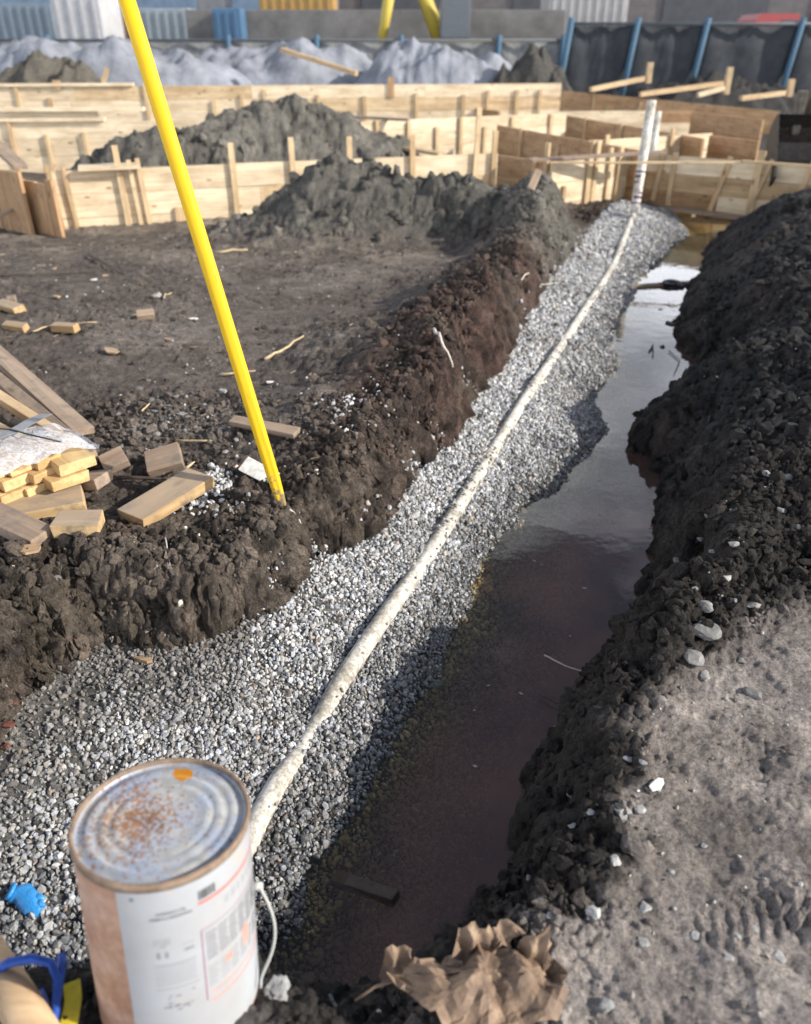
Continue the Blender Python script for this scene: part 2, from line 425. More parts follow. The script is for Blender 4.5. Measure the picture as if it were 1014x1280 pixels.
def terrain(X, Y, detail=True):
    n_lo = fbm(X, Y, freq=1.7, octv=3, s=1)
    n_md = fbm(X, Y, freq=5.5, octv=3, s=5)
    n_hi = fbm(X, Y, freq=17.0, octv=3, s=9)
    spb = sdist(X, Y, PB, [(4.2, 400), (-400, 400), (-400, 0.9)]) + 0.05 * n_md + 0.022 * n_hi
    swl = sdist(X, Y, WL, [(4.6, 400), (-400, 400), (-400, 0.5)]) + 0.035 * n_md + 0.012 * n_hi
    swr = sdist(X, Y, WR, [(5.6, 400), (400, 400), (400, -60), (-400, -60), (-400, 0.75)]) + 0.05 * n_md + 0.03 * n_hi
    # gravel bed running down to the water
    zgb = np.interp(Y, [1.2, 2.0, 3, 6, 9, 12], [-0.17, -0.13, -0.10, -0.10, -0.12, -0.14])
    r = np.clip(-spb, 0, None); q = np.clip(swl, 0, None)
    f = q / (r + q + 1e-6)
    zgb = zgb + 0.05 * gauss(X, Y, 2.7, 10.2, 0.4, 0.8)
    zg = ZW + (zgb - ZW) * (f ** 0.75) + 0.022 * n_md * np.clip(f * 3, 0, 1)
    dep = np.clip(np.minimum(-swl, 9), 0, None)
    bed = np.where(swl > 0, zg, ZW - 0.32 * (1 - np.exp(-dep / 0.48)) + 0.02 * n_md)
    # left bank
    zl = np.interp(Y, [0, 2.5, 4, 6, 8, 9.5, 14], [0.10, 0.10, 0.08, 0.02, -0.06, -0.12, -0.12])
    zl = zl + 0.035 * n_lo + 0.012 * n_md
    wdt = np.interp(Y, [1.5, 2.2, 2.8, 3.5, 5, 7, 9], [0.42, 0.20, 0.16, 0.18, 0.19, 0.24, 0.5]) * (1 + 0.45 * n_lo)
    u = np.clip(spb / wdt, 0, 1)
    prof = np.where(u < 1, 1 - (1 - u) ** 1.9, 1)
    lip = 0.05 * np.exp(-((spb - wdt * 1.3) / 0.18) ** 2) * (0.5 + n_lo)
    left = np.where(spb > 0, np.maximum(bed, 0) * 0 + (zgb - 0.03) + (zl - zgb + 0.03) * prof + lip * (u > 0.5), -9)
    berm = np.interp(Y, [2.8, 3.3, 4.0, 5.0, 6.0, 7.0, 8.0, 9.0], [0, 0.05, 0.22, 0.29, 0.27, 0.20, 0.12, 0.0]) * (1 + 0.35 * n_lo + 0.15 * n_md)
    left = left + np.where(spb > 0, berm * prof * np.exp(-(np.clip(spb - 0.28, 0, None) / 0.55) ** 2), 0)
    # heaps standing on the left bank
    hp = (0.66 * gauss(X, Y, -0.82, 9.05, 0.62, 0.42, 0.15, 1.8) + 0.40 * gauss(X, Y, 0.05, 8.9, 0.75, 0.42, 0.0)
          + 0.40 * gauss(X, Y, 0.95, 8.75, 0.6, 0.5, -0.3) + 0.33 * gauss(X, Y, 1.55, 8.3, 0.38, 0.7, -0.35)
          + 0.86 * gauss(X, Y, -3.3, 11.0, 0.85, 0.5, 0.2, 1.8) + 0.95 * gauss(X, Y, -1.85, 11.9, 0.95, 0.6, 0.2, 1.7)
          + 0.58 * gauss(X, Y, -0.55, 12.1, 0.85, 0.5, 0.2))
    hmask = np.clip(hp / 0.25, 0, 1)
    left = left + np.where(spb > 0, hp * np.clip(spb / 0.3, 0, 1), 0) * (1 + 0.20 * n_lo + 0.10 * n_md)
    # right bank and the near bank
    zr = np.interp(Y, [-3, 1.0, 2.0, 2.7, 3.5, 5, 7, 9, 12, 16], [0.08, 0.08, 0.11, 0.18, 0.27, 0.36, 0.44, 0.46, 0.4, 0.2])
    ln = np.interp(Y, [0, 1.2, 2.0, 2.8, 3.5, 5, 7, 9], [0.13, 0.12, 0.14, 0.22, 0.34, 0.48, 0.62, 0.7])
    e = np.clip(swr, 0, None) / ln
    rise = 1 - np.exp(-(e + 0.35 * e * e))
    crest = np.interp(Y, [1.0, 1.7, 2.2, 3.2, 4.2], [0.0, 0.035, 0.075, 0.06, 0.0]) * np.exp(-((swr - 0.26) / 0.13) ** 2)
    right = np.where(swr > 0, ZW - 0.03 + (zr - ZW + 0.03) * rise + crest + 0.03 * n_lo * np.clip(e, 0, 1), -9)
    right = right + np.where(swr > 0, 0.05 * gauss(X, Y, -0.5, 0.72, 0.45, 0.28), 0) - np.where(swr > 0, 0.10 * gauss(X, Y, -0.02, 1.05, 0.22, 0.35), 0)
    z = np.maximum(np.maximum(bed, left), right)
    far = sstep(12.2, 13.4, Y)
    z = z * (1 - far) + (-0.1 + 0.05 * n_lo) * far
    out = sstep(7.8, 9.8, np.abs(X - 0.25 * Y))
    z = z * (1 - out) + (0.05 + 0.04 * n_lo) * out
    onl = (spb > 0) & (left >= right); onr = (swr > 0) & (right > left) & (right > bed)
    return z, dict(spb=spb, swl=swl, swr=swr, u=u, hm=hmask, onl=onl, onr=onr, lo=n_lo, md=n_md, hi=n_hi, e=e)

rows = np.concatenate([np.linspace(-4, 0.72, 40)[:-1], 0.72 * np.exp(np.linspace(0, math.log(14.5 / 0.72), 700)), 14.5 * np.exp(np.linspace(0, math.log(900 / 14.5), 40))[1:]])
core = np.linspace(-1, 1, 610)
tail = 1 + (np.exp(np.linspace(0, math.log(14.0), 18))[1:] - 1)
scol = np.concatenate([-tail[::-1], core, tail])
YY = np.repeat(rows[:, None], len(scol), 1)
XX = scol[None, :] * (0.66 + 0.60 * np.clip(YY, 0, 60))
ZZ, mk = terrain(XX, YY)
nr, nc = XX.shape
def grid_faces(nr, nc):
    i = np.arange(nr * nc).reshape(nr, nc)
    return np.stack([i[:-1, :-1], i[:-1, 1:], i[1:, 1:], i[1:, :-1]], -1).reshape(-1, 4)
# clods and crumbs: displaced along the surface normal so that cut faces get them too
def normals(X, Y, Z):
    P = np.stack([X, Y, Z], -1)
    du = np.gradient(P, axis=1); dv = np.gradient(P, axis=0)
    n = np.cross(du, dv); n /= np.linalg.norm(n, axis=-1, keepdims=True) + 1e-12
    return n
NN = normals(XX, YY, ZZ)
slope = 1 - np.clip(NN[..., 2], 0, 1)
inner = ((YY > 0.5) & (YY < 14.0) & (np.abs(XX - 0.3 * YY) < 8) & (mk['onl'] | mk['onr'])).ravel()
fx, fy, fz = XX.ravel()[inner], YY.ravel()[inner], ZZ.ravel()[inner]
m1 = {k: v.ravel()[inner] for k, v in mk.items()}
sl = slope.ravel()[inner]
nearflat = m1['onr'] * sstep(0.22, 0.40, m1['swr']) * (1 - sstep(-0.1, 0.3, fy - (1.30 + 0.55 * fx)))        # trodden ground on the right
leftflat = m1['onl'] * (1 - m1['hm']) * sstep(0.9, 1.6, m1['spb'] / 0.3) * (1 - sstep(0.15, 0.4, sl))
rough = np.clip(1.0 - 0.86 * nearflat - 0.58 * leftflat, 0.07, 1)
rough *= np.clip(0.75 + 0.9 * fbm(fx, fy, freq=2.3, octv=2, s=31), 0.3, 1.5)
d1, id1 = worley(fx, fy, fz, 7.5, 21)
d2, id2 = worley(fx + 3, fy, fz, 17.0, 22)
d3, id3 = worley(fx, fy + 5, fz, 38.0, 23)
dome = lambda d, r: np.sqrt(np.clip(1 - (d / r) ** 2, 0, 1))
disp = (0.028 * dome(d1, 0.75) * (id1 > 0.5) + 0.022 * dome(d2, 0.7) * (id2 > 0.4) + 0.012 * dome(d3, 0.7)
        + 0.018 * fbm(fx, fy, fz, 9.0, 4, 41)) * rough
face = sstep(0.12, 0.4, sl)
disp += face * (0.050 * fbm(fx, fy, fz, 7.0, 4, 91, 0.6) - 0.055 * sstep(0.25, 0.55, fbm(fx, fy, fz * 1.6, 6.0, 3, 95)))
crumb = np.abs(fbm(fx, fy, fz, 24.0, 4, 61, 0.6))
disp += (0.060 * (0.25 - crumb) + 0.016 * fbm(fx, fy, fz, 60.0, 2, 64)) * np.clip(rough, 0.14, 1.1)
disp += 0.004 * fbm(fx, fy, fz, 30.0, 3, 44)
# tyre treads pressed into the trodden ground
for (tu, tv, ang, wid, leng) in ((965, 1035, math.radians(105), 0.12, 0.42), (890, 985, math.radians(125), 0.08, 0.40), (985, 1110, math.radians(15), 0.09, 0.30)):
    c = W(tu, tv, 0.09)
    a = (fx - c.x) * math.cos(ang) + (fy - c.y) * math.sin(ang); b = -(fx - c.x) * math.sin(ang) + (fy - c.y) * math.cos(ang)
    mask = nearflat * (1 - sstep(wid * 0.8, wid, np.abs(b))) * (1 - sstep(leng * .7, leng, np.abs(a)))
    bars = sstep(0.1, 0.5, np.sin((a + 0.5 * np.abs(b)) / 0.036 * 2 * math.pi + 2.0 * fbm(fx, fy, freq=6.0, octv=2, s=51)))
    disp += mask * sstep(-0.25, 0.35, fbm(fx, fy, freq=4.0, octv=3, s=53)) * (0.0055 * bars - 0.004)
# scuffs, heel prints and dried ruts in the trodden ground
rut = fbm(fx * 0.9 + fy * 0.5, fy * 0.35 - fx * 0.2, freq=9.0, octv=3, s=56)
disp += nearflat * (0.020 * fbm(fx, fy, freq=4.5, octv=3, s=57) - 0.008 * sstep(0.18, 0.36, rut) + 0.006 * sstep(0.1, 0.3, -rut))
DD = np.zeros(XX.size); DD[inner] = disp
DD = DD.reshape(XX.shape)
VX = XX + NN[..., 0] * DD; VY = YY + NN[..., 1] * DD; VZ = ZZ + NN[..., 2] * DD
ZG = VZ.copy()

def gz(x, y):
    """height of the built ground at a place"""
    j = np.interp(y, rows, np.arange(nr)); s = x / (0.66 + 0.60 * min(max(y, 0), 60))
    i = np.interp(s, scol, np.arange(nc))
    j0 = int(min(max(j, 0), nr - 2)); i0 = int(min(max(i, 0), nc - 2)); a = j - j0; b = i - i0
    return float((ZG[j0, i0] * (1-b) + ZG[j0, i0+1] * b) * (1-a) + (ZG[j0+1, i0] * (1-b) + ZG[j0+1, i0+1] * b) * a)
def gz_np(x, y, A):
    j = np.interp(y, rows, np.arange(nr)); s = x / (0.66 + 0.60 * np.clip(y, 0, 60))
    i = np.interp(s, scol, np.arange(nc))
    j0 = np.clip(j.astype(int), 0, nr - 2); i0 = np.clip(i.astype(int), 0, nc - 2); a = j - j0; b = i - i0
    return (A[j0, i0] * (1-b) + A[j0, i0+1] * b) * (1-a) + (A[j0+1, i0] * (1-b) + A[j0+1, i0+1] * b) * a
def on(u, v, z=0.0):
    """where the line of sight through a photo pixel meets the ground"""
    d = ray(u, v)
    t = 0.9
    while t < 30:
        p = np.array([0, 0, CAM_H]) + d * t
        if p[2] <= gz(p[0], p[1]) + z: break
        t += 0.01 + t * 0.002
    return Vector((p[0], p[1], gz(p[0], p[1])))

# which soil lies where, with the right bank's shade put into its colour
def soil_colour(X, Y, Z, mk, slope):
    lo, md, hi = mk['lo'], mk['md'], mk['hi']
    C = np.empty(X.shape + (3,)); wet = np.zeros(X.shape)
    def mix(mask, col):
        C[:] = C * (1 - mask[..., None]) + np.array(col) * mask[..., None]
    C[:] = (0.115, 0.105, 0.095)
    L1 = mk['onl'].astype(float)
    mix(L1, (0.118, 0.098, 0.085))
    mix(L1 * sstep(-0.1, 0.5, lo + 0.3 * md) * 0.8, (0.185, 0.160, 0.140))
    mix(L1 * sstep(7.0, 8.5, Y) * sstep(-0.2, 0.5, md + lo) * (1 - mk['hm']) * .8, (0.24, 0.205, 0.165))
    edge = L1 * (1 - sstep(0.25, 0.75, mk['spb'] + 0.25 * lo)) * (1 - mk['hm'])
    mix(edge * 0.85, (0.078, 0.058, 0.047))
    mix(edge * sstep(3.0, 4.2, Y) * (1 - sstep(6, 7.5, Y)) * sstep(-0.3, 0.3, md) * .8, (0.085, 0.052, 0.043))
    mix(edge * (1 - sstep(2.6, 3.3, Y)) * sstep(-0.35, 0.3, md + .3) * .75, (0.125, 0.105, 0.086))
    mix(L1 * mk['hm'], (0.125, 0.119, 0.105))
    mix(L1 * mk['hm'] * sstep(0.0, 0.5, md + lo) * .7, (0.20, 0.19, 0.165))
    R1 = mk['onr'].astype(float)
    mix(R1, (0.058, 0.050, 0.045))
    mix(R1 * sstep(2.6, 3.6, Y), (0.040, 0.038, 0.039))
    mix(R1 * sstep(2.6, 3.6, Y) * sstep(0.0, 0.6, md + lo) * 0.7, (0.092, 0.075, 0.064))
    dry = R1 * sstep(0.20, 0.36, mk['swr'] + 0.10 * lo + 0.05 * hi) * (1 - sstep(-0.14, 0.14, Y - (1.30 + 0.55 * X) + 0.25 * lo + 0.12 * md))
    mix(dry, (0.285, 0.255, 0.238))
    mix(dry * sstep(-0.2, 0.5, md) * 0.55, (0.35, 0.32, 0.298))
    nearsoil = R1 * (1 - sstep(-0.1, 0.35, X)) * (1 - sstep(1.15, 1.35, Y))
    mix(nearsoil * 0.85, (0.075, 0.070, 0.066))
    G = ((mk['swl'] > -0.02) & ~mk['onl'] & ~mk['onr']).astype(float)
    mix(G, (0.15, 0.145, 0.138))
    Bd = ((mk['swl'] <= -0.02) & ~mk['onl'] & ~mk['onr']).astype(float)
    mix(Bd, (0.105, 0.078, 0.055))
    mix(Bd * sstep(8.2, 9.0, Y), (0.34, 0.24, 0.10))
    mix(sstep(12.3, 13.2, Y), (0.075, 0.066, 0.058))
    mot = fbm(X, Y, Z, 13.0, 4, 81, 0.7)
    mot2 = fbm(X + 9, Y, Z * 0.6, 5.0, 3, 85)
    C *= (1 + edge[..., None] * (1.9 * mot)[..., None] * 0.9).clip(0.30, 2.4)
    C *= (1 + (1 - edge)[..., None] * (0.7 * mot)[..., None]).clip(0.5, 1.7)
    mix(edge * sstep(0.22, 0.45, mot2) * 0.5, (0.15, 0.125, 0.095))
    mix(dry * sstep(0.10, 0.40, fbm(X, Y, freq=3.2, octv=4, s=88)) * 0.6, (0.17, 0.15, 0.135))
    C *= np.where(G + Bd > 0.3, 1.0, np.where(dry > 0.3, 1.12 + 0.35 * mot2 + 0.25 * md, np.where(R1 > 0.5, 0.62, 0.94)))[..., None]  # right bank: dark wet soil, lowered further to paint its shade
    damp = 1 - sstep(ZW, ZW + 0.09, Z + 0.02 * hi)
    C *= (1 - 0.45 * damp * (1 - Bd))[..., None]
    wet = np.maximum(damp, 0.35 * R1 * sstep(2.8, 3.6, Y))
    return C, wet
CC, WET = soil_colour(XX, YY, VZ, mk, slope)
me = mesh_np('ground', np.stack([VX, VY, VZ], -1).reshape(-1, 3), grid_faces(nr, nc))
set_col(me, np.concatenate([CC, WET[..., None]], -1).reshape(-1, 4))
RL_ = np.full(XX.size, 0.5); RL_[inner] = np.clip(rough * 1.1, 0.25, 1.0)
ra_ = me.attributes.new('relief', 'FLOAT', 'POINT'); ra_.data.foreach_set('value', RL_.astype(np.float32))
structure(link('ground', me, M['soil']))

# ------------------------------------------------------------------ water standing in the trench
wy = np.concatenate([np.linspace(0.8, 4.0, 110), np.linspace(4.0, 12.6, 130)[1:]])
wx = np.linspace(-1.25, 2.3, 110)
WXX = wx[None, :] + 0.35 * wy[:, None]; WYY = np.repeat(wy[:, None], len(wx), 1)
wdep = ZW - gz_np(WXX, WYY, ZG)
F = grid_faces(*WXX.shape)
keep = (wdep.ravel()[F].max(1) > -0.06)
used = np.unique(F[keep]); remap = -np.ones(WXX.size, int); remap[used] = np.arange(len(used))
Vw = np.stack([WXX, WYY, np.full(WXX.shape, ZW)], -1).reshape(-1, 3)[used]
me = mesh_np('water', Vw, remap[F[keep]])
dp = np.clip(wdep.ravel()[used], 0, 1)
amb = sstep(8.0, 9.0, Vw[:, 1])
wc = np.stack([0.150 + 0.16 * amb, 0.088 + 0.12 * amb, 0.066 + 0.01 * amb, 0.92 * (1 - np.exp(-(dp / 0.13) ** 1.7))], -1)
set_col(me, wc)
m, nt, b = new_mat('murky_water')
nt.nodes.remove(b)
at = N(nt, 'ShaderNodeAttribute', attribute_name='tint')
tc = N(nt, 'ShaderNodeTexCoord')
n1 = N(nt, 'ShaderNodeTexNoise', Scale=7.0, Detail=3.0, Roughness=0.5); L(nt, tc.outputs['Object'], n1.inputs['Vector'])
bp = N(nt, 'ShaderNodeBump', Strength=0.05, Distance=0.02); L(nt, n1.outputs['Fac'], bp.inputs['Height'])
cl = N(nt, 'ShaderNodeTexNoise', Scale=1.9, Detail=4.0, Roughness=0.6); L(nt, tc.outputs['Object'], cl.inputs['Vector'])
cr = ramp(nt, cl.outputs['Fac'], [(0.3, (0.45, 0.5, 0.62)), (0.7, (1.4, 1.25, 1.1))])
mud = mixc(nt, 1.0, at.outputs['Color'], cr.outputs['Color'], 'MULTIPLY')
tr = N(nt, 'ShaderNodeBsdfTransparent', Color=(0.84, 0.76, 0.55, 1))
df = N(nt, 'ShaderNodeBsdfDiffuse'); L(nt, mud, df.inputs['Color'])
gl = N(nt, 'ShaderNodeBsdfGlossy', Roughness=0.02)
fr = N(nt, 'ShaderNodeFresnel', IOR=1.6)
for n in (gl, fr): L(nt, bp.outputs['Normal'], n.inputs['Normal'])
mA = N(nt, 'ShaderNodeMixShader'); mB = N(nt, 'ShaderNodeMixShader')
L(nt, at.outputs['Alpha'], mA.inputs['Fac']); L(nt, tr.outputs[0], mA.inputs[1]); L(nt, df.outputs[0], mA.inputs[2])
ge = N(nt, 'ShaderNodeNewGeometry'); inv = N(nt, 'ShaderNodeMath', operation='SUBTRACT'); inv.inputs[0].default_value = 1.0
L(nt, ge.outputs['Backfacing'], inv.inputs[1])
fm = N(nt, 'ShaderNodeMath', operation='MULTIPLY'); L(nt, fr.outputs[0], fm.inputs[0]); L(nt, inv.outputs[0], fm.inputs[1])
L(nt, fm.outputs[0], mB.inputs['Fac']); L(nt, mA.outputs[0], mB.inputs[1]); L(nt, gl.outputs[0], mB.inputs[2])
L(nt, mB.outputs[0], nt.nodes['Material Output'].inputs['Surface'])
structure(link('water', me, m))

# ------------------------------------------------------------------ crushed gravel, clods, pebbles
bm = bmesh.new(); bmesh.ops.create_icosphere(bm, subdivisions=1, radius=1.0)
ICO_V = np.array([v.co[:] for v in bm.verts]); ICO_F = np.array([[v.index for v in f.verts] for f in bm.faces]); bm.free()
bm = bmesh.new(); bmesh.ops.create_icosphere(bm, subdivisions=2, radius=1.0)
ICO2_V = np.array([v.co[:] for v in bm.verts]); ICO2_F = np.array([[v.index for v in f.verts] for f in bm.faces]); bm.free()
def rot_random(n, rng):
    q = rng.normal(size=(n, 4)); q /= np.linalg.norm(q, axis=1, keepdims=True)
    w, x, y, z = q.T
    return np.stack([1-2*(y*y+z*z), 2*(x*y-w*z), 2*(x*z+w*y), 2*(x*y+w*z), 1-2*(x*x+z*z), 2*(y*z-w*x), 2*(x*z-w*y), 2*(y*z+w*x), 1-2*(x*x+y*y)], -1).reshape(n, 3, 3)
def rocks(P, R, rng, BV=ICO_V, BF=ICO_F, jag=0.28, flat=(0.55, 1.0), nvar=60):
    """n angular lumps at P of radius R as one vertex / face list"""
    n = len(P)
    var = BV[None] * (1 + rng.uniform(-jag, jag, (nvar, len(BV), 1))) 
    var = var + rng.normal(0, jag * 0.18, var.shape)
    var = var * np.stack([rng.uniform(0.8, 1.25, nvar), rng.uniform(0.7, 1.1, nvar), rng.uniform(*flat, nvar)], -1)[:, None, :]
    v = var[rng.integers(0, nvar, n)]
    v = np.einsum('nij,nkj->nki', rot_random(n, rng), v) * R[:, None, None] + P[:, None, :]
    f = BF[None] + (np.arange(n) * len(BV))[:, None, None]
    return v.reshape(-1, 3), f.reshape(-1, 3)
def per_vert(c, k): return np.repeat(c, k, axis=0)

# gravel: jittered lattice over the bed, thinner far off
def lattice(x0, x1, y0, y1, step, rng, shear=0.36):
    xs = np.arange(x0, x1, step); ys = np.arange(y0, y1, step)
    gx, gy = np.meshgrid(xs, ys)
    gx = gx + rng.uniform(-.5, .5, gx.shape) * step * 1.1; gy = gy + rng.uniform(-.5, .5, gy.shape) * step * 1.1
    return (gx + shear * gy).ravel(), gy.ravel()
GP = []; GR = []
for (y0, y1, st, rr) in ((0.9, 2.3, 0.0100, 0.0069), (2.3, 3.0, 0.0110, 0.0076), (3.0, 5.0, 0.0126, 0.0086), (5.0, 8.0, 0.0172, 0.0112), (8.0, 11.4, 0.021, 0.0125)):
    gx, gy = lattice(-2.3, 1.2, y0, y1, st, RNG)
    k = np.abs(gx) < 0.66 + 0.62 * gy; gx, gy = gx[k], gy[k]
    zt, g = terrain(gx, gy)
    zt = gz_np(gx, gy, ZG)
    inb = (g['swl'] > -0.24 - 0.20 * RNG.random(len(gx))) & (g['spb'] < 0.02 + 0.05 * RNG.random(len(gx))) & (g['swr'] < 0.02)
    # soil washed over the gravel at the left foot of the cut
    thin = sstep(0.1, 0.45, -g['spb'] + 0.12 * g['lo']) 
    thin = np.where(gy < 2.1, np.where(gx < -0.75, 0.45 + 0.5 * thin + 0.4 * g['md'], 0.95), np.where(gy < 2.6, 0.75 + 0.25 * thin, 1.0))
    inb &= RNG.random(len(gx)) < np.clip(thin, 0.12, 1)
    gx, gy, zt = gx[inb], gy[inb], zt[inb]
    GP.append(np.stack([gx, gy, zt + rr * RNG.uniform(-0.1, 0.75, len(gx))], -1)); GR.append(rr * np.clip(RNG.lognormal(0, 0.36, len(gx)), 0.45, 2.1))
# loose gravel spilled on the bank
for (u, v, n, sp) in ((255, 625, 150, 0.07), (270, 600, 60, 0.05), (440, 515, 110, 0.09), (225, 525, 25, 0.10), (490, 640, 70, .1), (640, 225, 40, .1), (884, 306, 110, .12), (866, 318, 60, .10)):
    c = on(u, v); gx = c.x + RNG.normal(0, sp, n); gy = c.y + RNG.normal(0, sp * 1.2, n)
    GP.append(np.stack([gx, gy, gz_np(gx, gy, ZG) + 0.004], -1)); GR.append(RNG.uniform(0.006, 0.014, n) * (1 if v > 400 else 1.7))
GP = np.concatenate(GP); GR = np.concatenate(GR)
V, F = rocks(GP, GR, RNG, jag=0.30, flat=(0.5, 0.95))
n = len(GP)
val = np.clip(RNG.normal(0.375, 0.13, n), 0.09, 0.75)
hue = RNG.random(n)
c = np.stack([val * np.where(hue < .2, 1.04, np.where(hue > .6, .95, 1.0)), val * np.where(hue > .7, .985, .99), val * np.where(hue < .2, .92, np.where(hue > .6, 1.05, .98))], -1)
br = RNG.random(n) < 0.02
c[br] *= np.array([0.75, 0.58, 0.45])
_, g = terrain(GP[:, 0], GP[:, 1])
wet_shade = 1 - sstep(ZW + 0.02, ZW + 0.11, GP[:, 2] + 0.04 * g['lo'] + 0.02 * g['md'] + 0.012 * RNG.normal(size=n))
silt = (1 - sstep(0.0, 0.5, -g['spb'] + 0.18 * g['md'])) * (GP[:, 1] < 2.4) * (GP[:, 0] < -0.55)
dust = sstep(0.05, 0.55, g['lo'] + 0.5 * g['md'])
c = c * (1 - 0.35 * dust)[:, None] + np.array([0.15, 0.135, 0.115]) * (0.30 * dust)[:, None]
c = c * (1 - 0.55 * wet_shade)[:, None]  # wet stones, with shade beside the water coloured in as well
c = c * (1 - 0.75 * silt[:, None]) + np.array([0.10, 0.085, 0.07]) * 0.75 * silt[:, None]
under = GP[:, 2] < ZW - 0.01
c[under] = c[under] * 0.9 + np.array([0.13, 0.105, 0.04]) * 0.8
me = mesh_np('gravel', V, F, smooth=False)
set_col(me, per_vert(np.concatenate([c, wet_shade[:, None]], -1), 12))
o = stuff(link('gravel', me, M['gravel'])); tag(o, 'grey crushed gravel bed along the trench pipe', 'gravel')

# clods of soil on the cut faces, the heaps and the right bank
CPn = []; CR = []; CX = []
def scatter(n, x0, x1, y0, y1, cond, r0, r1, shear=0.3, pw=2.2):
    y = y0 * (y1 / y0) ** RNG.random(n); x = RNG.uniform(x0, x1, n) * (0.35 + 0.16 * y) / 0.6 + shear * y
    z, g = terrain(x, y)
    k = cond(x, y, g)
    x, y = x[k], y[k]; rr = r0 + (r1 - r0) * RNG.random(len(x)) ** pw
    rr = rr * np.interp(y, [1, 3, 6, 10], [0.75, 0.95, 1.2, 1.6])
    return x, y, gz_np(x, y, ZG) + rr * 0.25, rr
sets = [scatter(2600, 0, 3.2, 1.1, 10, lambda x, y, g: g['onr'] & (g['swr'] > -0.0) & ((y > 1.48 + .55 * x) | (g['swr'] < 0.34)), 0.006, 0.042),
        scatter(2600, -2.6, 1.0, 1.7, 9.5, lambda x, y, g: g['onl'] & (g['spb'] < 0.75) , 0.005, 0.034),
        scatter(2600, -3.5, 1.0, 6.5, 12.5, lambda x, y, g: g['onl'] & (g['hm'] > 0.3), 0.012, 0.045),
        scatter(4200, -3.4, 0.6, 2.2, 9, lambda x, y, g: g['onl'] & (g['spb'] > 0.5) & (g['lo'] > -.15), 0.003, 0.018),
        scatter(3500, -2.8, 1.0, 1.7, 7.5, lambda x, y, g: g['onl'] & (g['spb'] < 1.1 + 0.8 * g['lo']), 0.003, 0.012),
        scatter(2500, 0, 3.2, 1.0, 7, lambda x, y, g: g['onr'] & ((y > 2.0) | (g['swr'] < 0.4)), 0.003, 0.014),
        scatter(2600, -2, 3, 0.8, 2.6, lambda x, y, g: g['onr'] & (g['swr'] > .1) & (g['md'] + g['lo'] > -.25), 0.002, 0.012, pw=3),
        scatter(900, -2.6, -0.3, 1.2, 2.4, lambda x, y, g: ~g['onr'] & (g['spb'] > -0.35) & (x < -.6), 0.005, 0.020)]
def crumbs(x0, x1, y0, y1, step, cond, rm):
    gx, gy = lattice(x0, x1, y0, y1, step, RNG, 0.36)
    k = np.abs(gx) < 0.55 + 0.56 * gy; gx, gy = gx[k], gy[k]
    _, g_ = terrain(gx, gy)
    k = cond(gx, gy, g_) & (RNG.random(len(gx)) < np.clip(0.75 + 0.7 * g_['md'], 0.25, 1)); gx, gy = gx[k], gy[k]
    r_ = np.clip(rm * RNG.lognormal(0, 0.55, len(gx)), rm * .45, rm * 3.4)
    return gx, gy, gz_np(gx, gy, ZG) + r_ * .2, r_
sets.append(crumbs(-1.4, 2.6, 1.0, 3.2, 0.0185, lambda x, y, g: g['onr'] & ((y > 1.40 + .55 * x + .25 * g['lo']) | (g['swr'] < 0.28 + .1 * g['md'])), 0.0075))
sets.append(crumbs(-1.4, 2.6, 3.2, 6.5, 0.034, lambda x, y, g: g['onr'], 0.013))
sets.append(crumbs(-2.6, 0.6, 1.6, 4.2, 0.0185, lambda x, y, g: g['onl'] & (g['spb'] < 0.42 + .35 * g['lo']), 0.0070))
cl_c = on(215, 530)
sets.append(crumbs(-2.6, 0.6, 1.6, 3.6, 0.0150, lambda x, y, g: g['onl'] & (g['spb'] < 0.30 + .1 * g['lo']), 0.0095))
sets.append(crumbs(-4.2, 0.0, 2.6, 4.8, 0.022, lambda x, y, g: g['onl'] & (((x - cl_c.x) / .55) ** 2 + ((y - cl_c.y) / .42) ** 2 + .8 * g['lo'] < 1), 0.0085))
sets.append(crumbs(-2.6, 0.9, 4.2, 8.5, 0.030, lambda x, y, g: g['onl'] & (g['spb'] < 0.6 + .4 * g['lo']), 0.012))
sets.append(crumbs(-2.6, 0.9, 3.2, 8.5, 0.0135, lambda x, y, g: g['onl'] & (g['spb'] < 0.26), 0.0085))
x = np.concatenate([s[0] for s in sets]); y = np.concatenate([s[1] for s in sets]); z = np.concatenate([s[2] for s in sets]); rr = np.concatenate([s[3] for s in sets])
P = np.stack([x, y, z], -1)
zt, g = terrain(x, y)
cc, wv = soil_colour(x, y, z, g, np.zeros_like(x))
cc *= RNG.uniform(0.65, 1.5, (len(x), 1))
big = rr > 0.024
cw = np.concatenate([cc, wv[:, None]], -1)
V, F = rocks(P[~big], rr[~big], RNG, jag=0.38, flat=(0.55, 0.95))
V2, F2 = rocks(P[big], rr[big] * 1.05, RNG, ICO2_V, ICO2_F, jag=0.24, flat=(0.5, 0.85))
me = mesh_np('soil_clods', np.concatenate([V, V2]), np.concatenate([F, F2 + len(V)]), smooth=False)
print('TRIS ground', 2 * (nr - 1) * (nc - 1), 'gravel', 20 * n, 'clods', len(F) + len(F2))
set_col(me, np.concatenate([per_vert(cw[~big], 12), per_vert(cw[big], 42)]))
o = stuff(link('soil_clods', me, M['clod'])); tag(o, 'loose dark soil clods crumbled over the trench banks', 'soil')

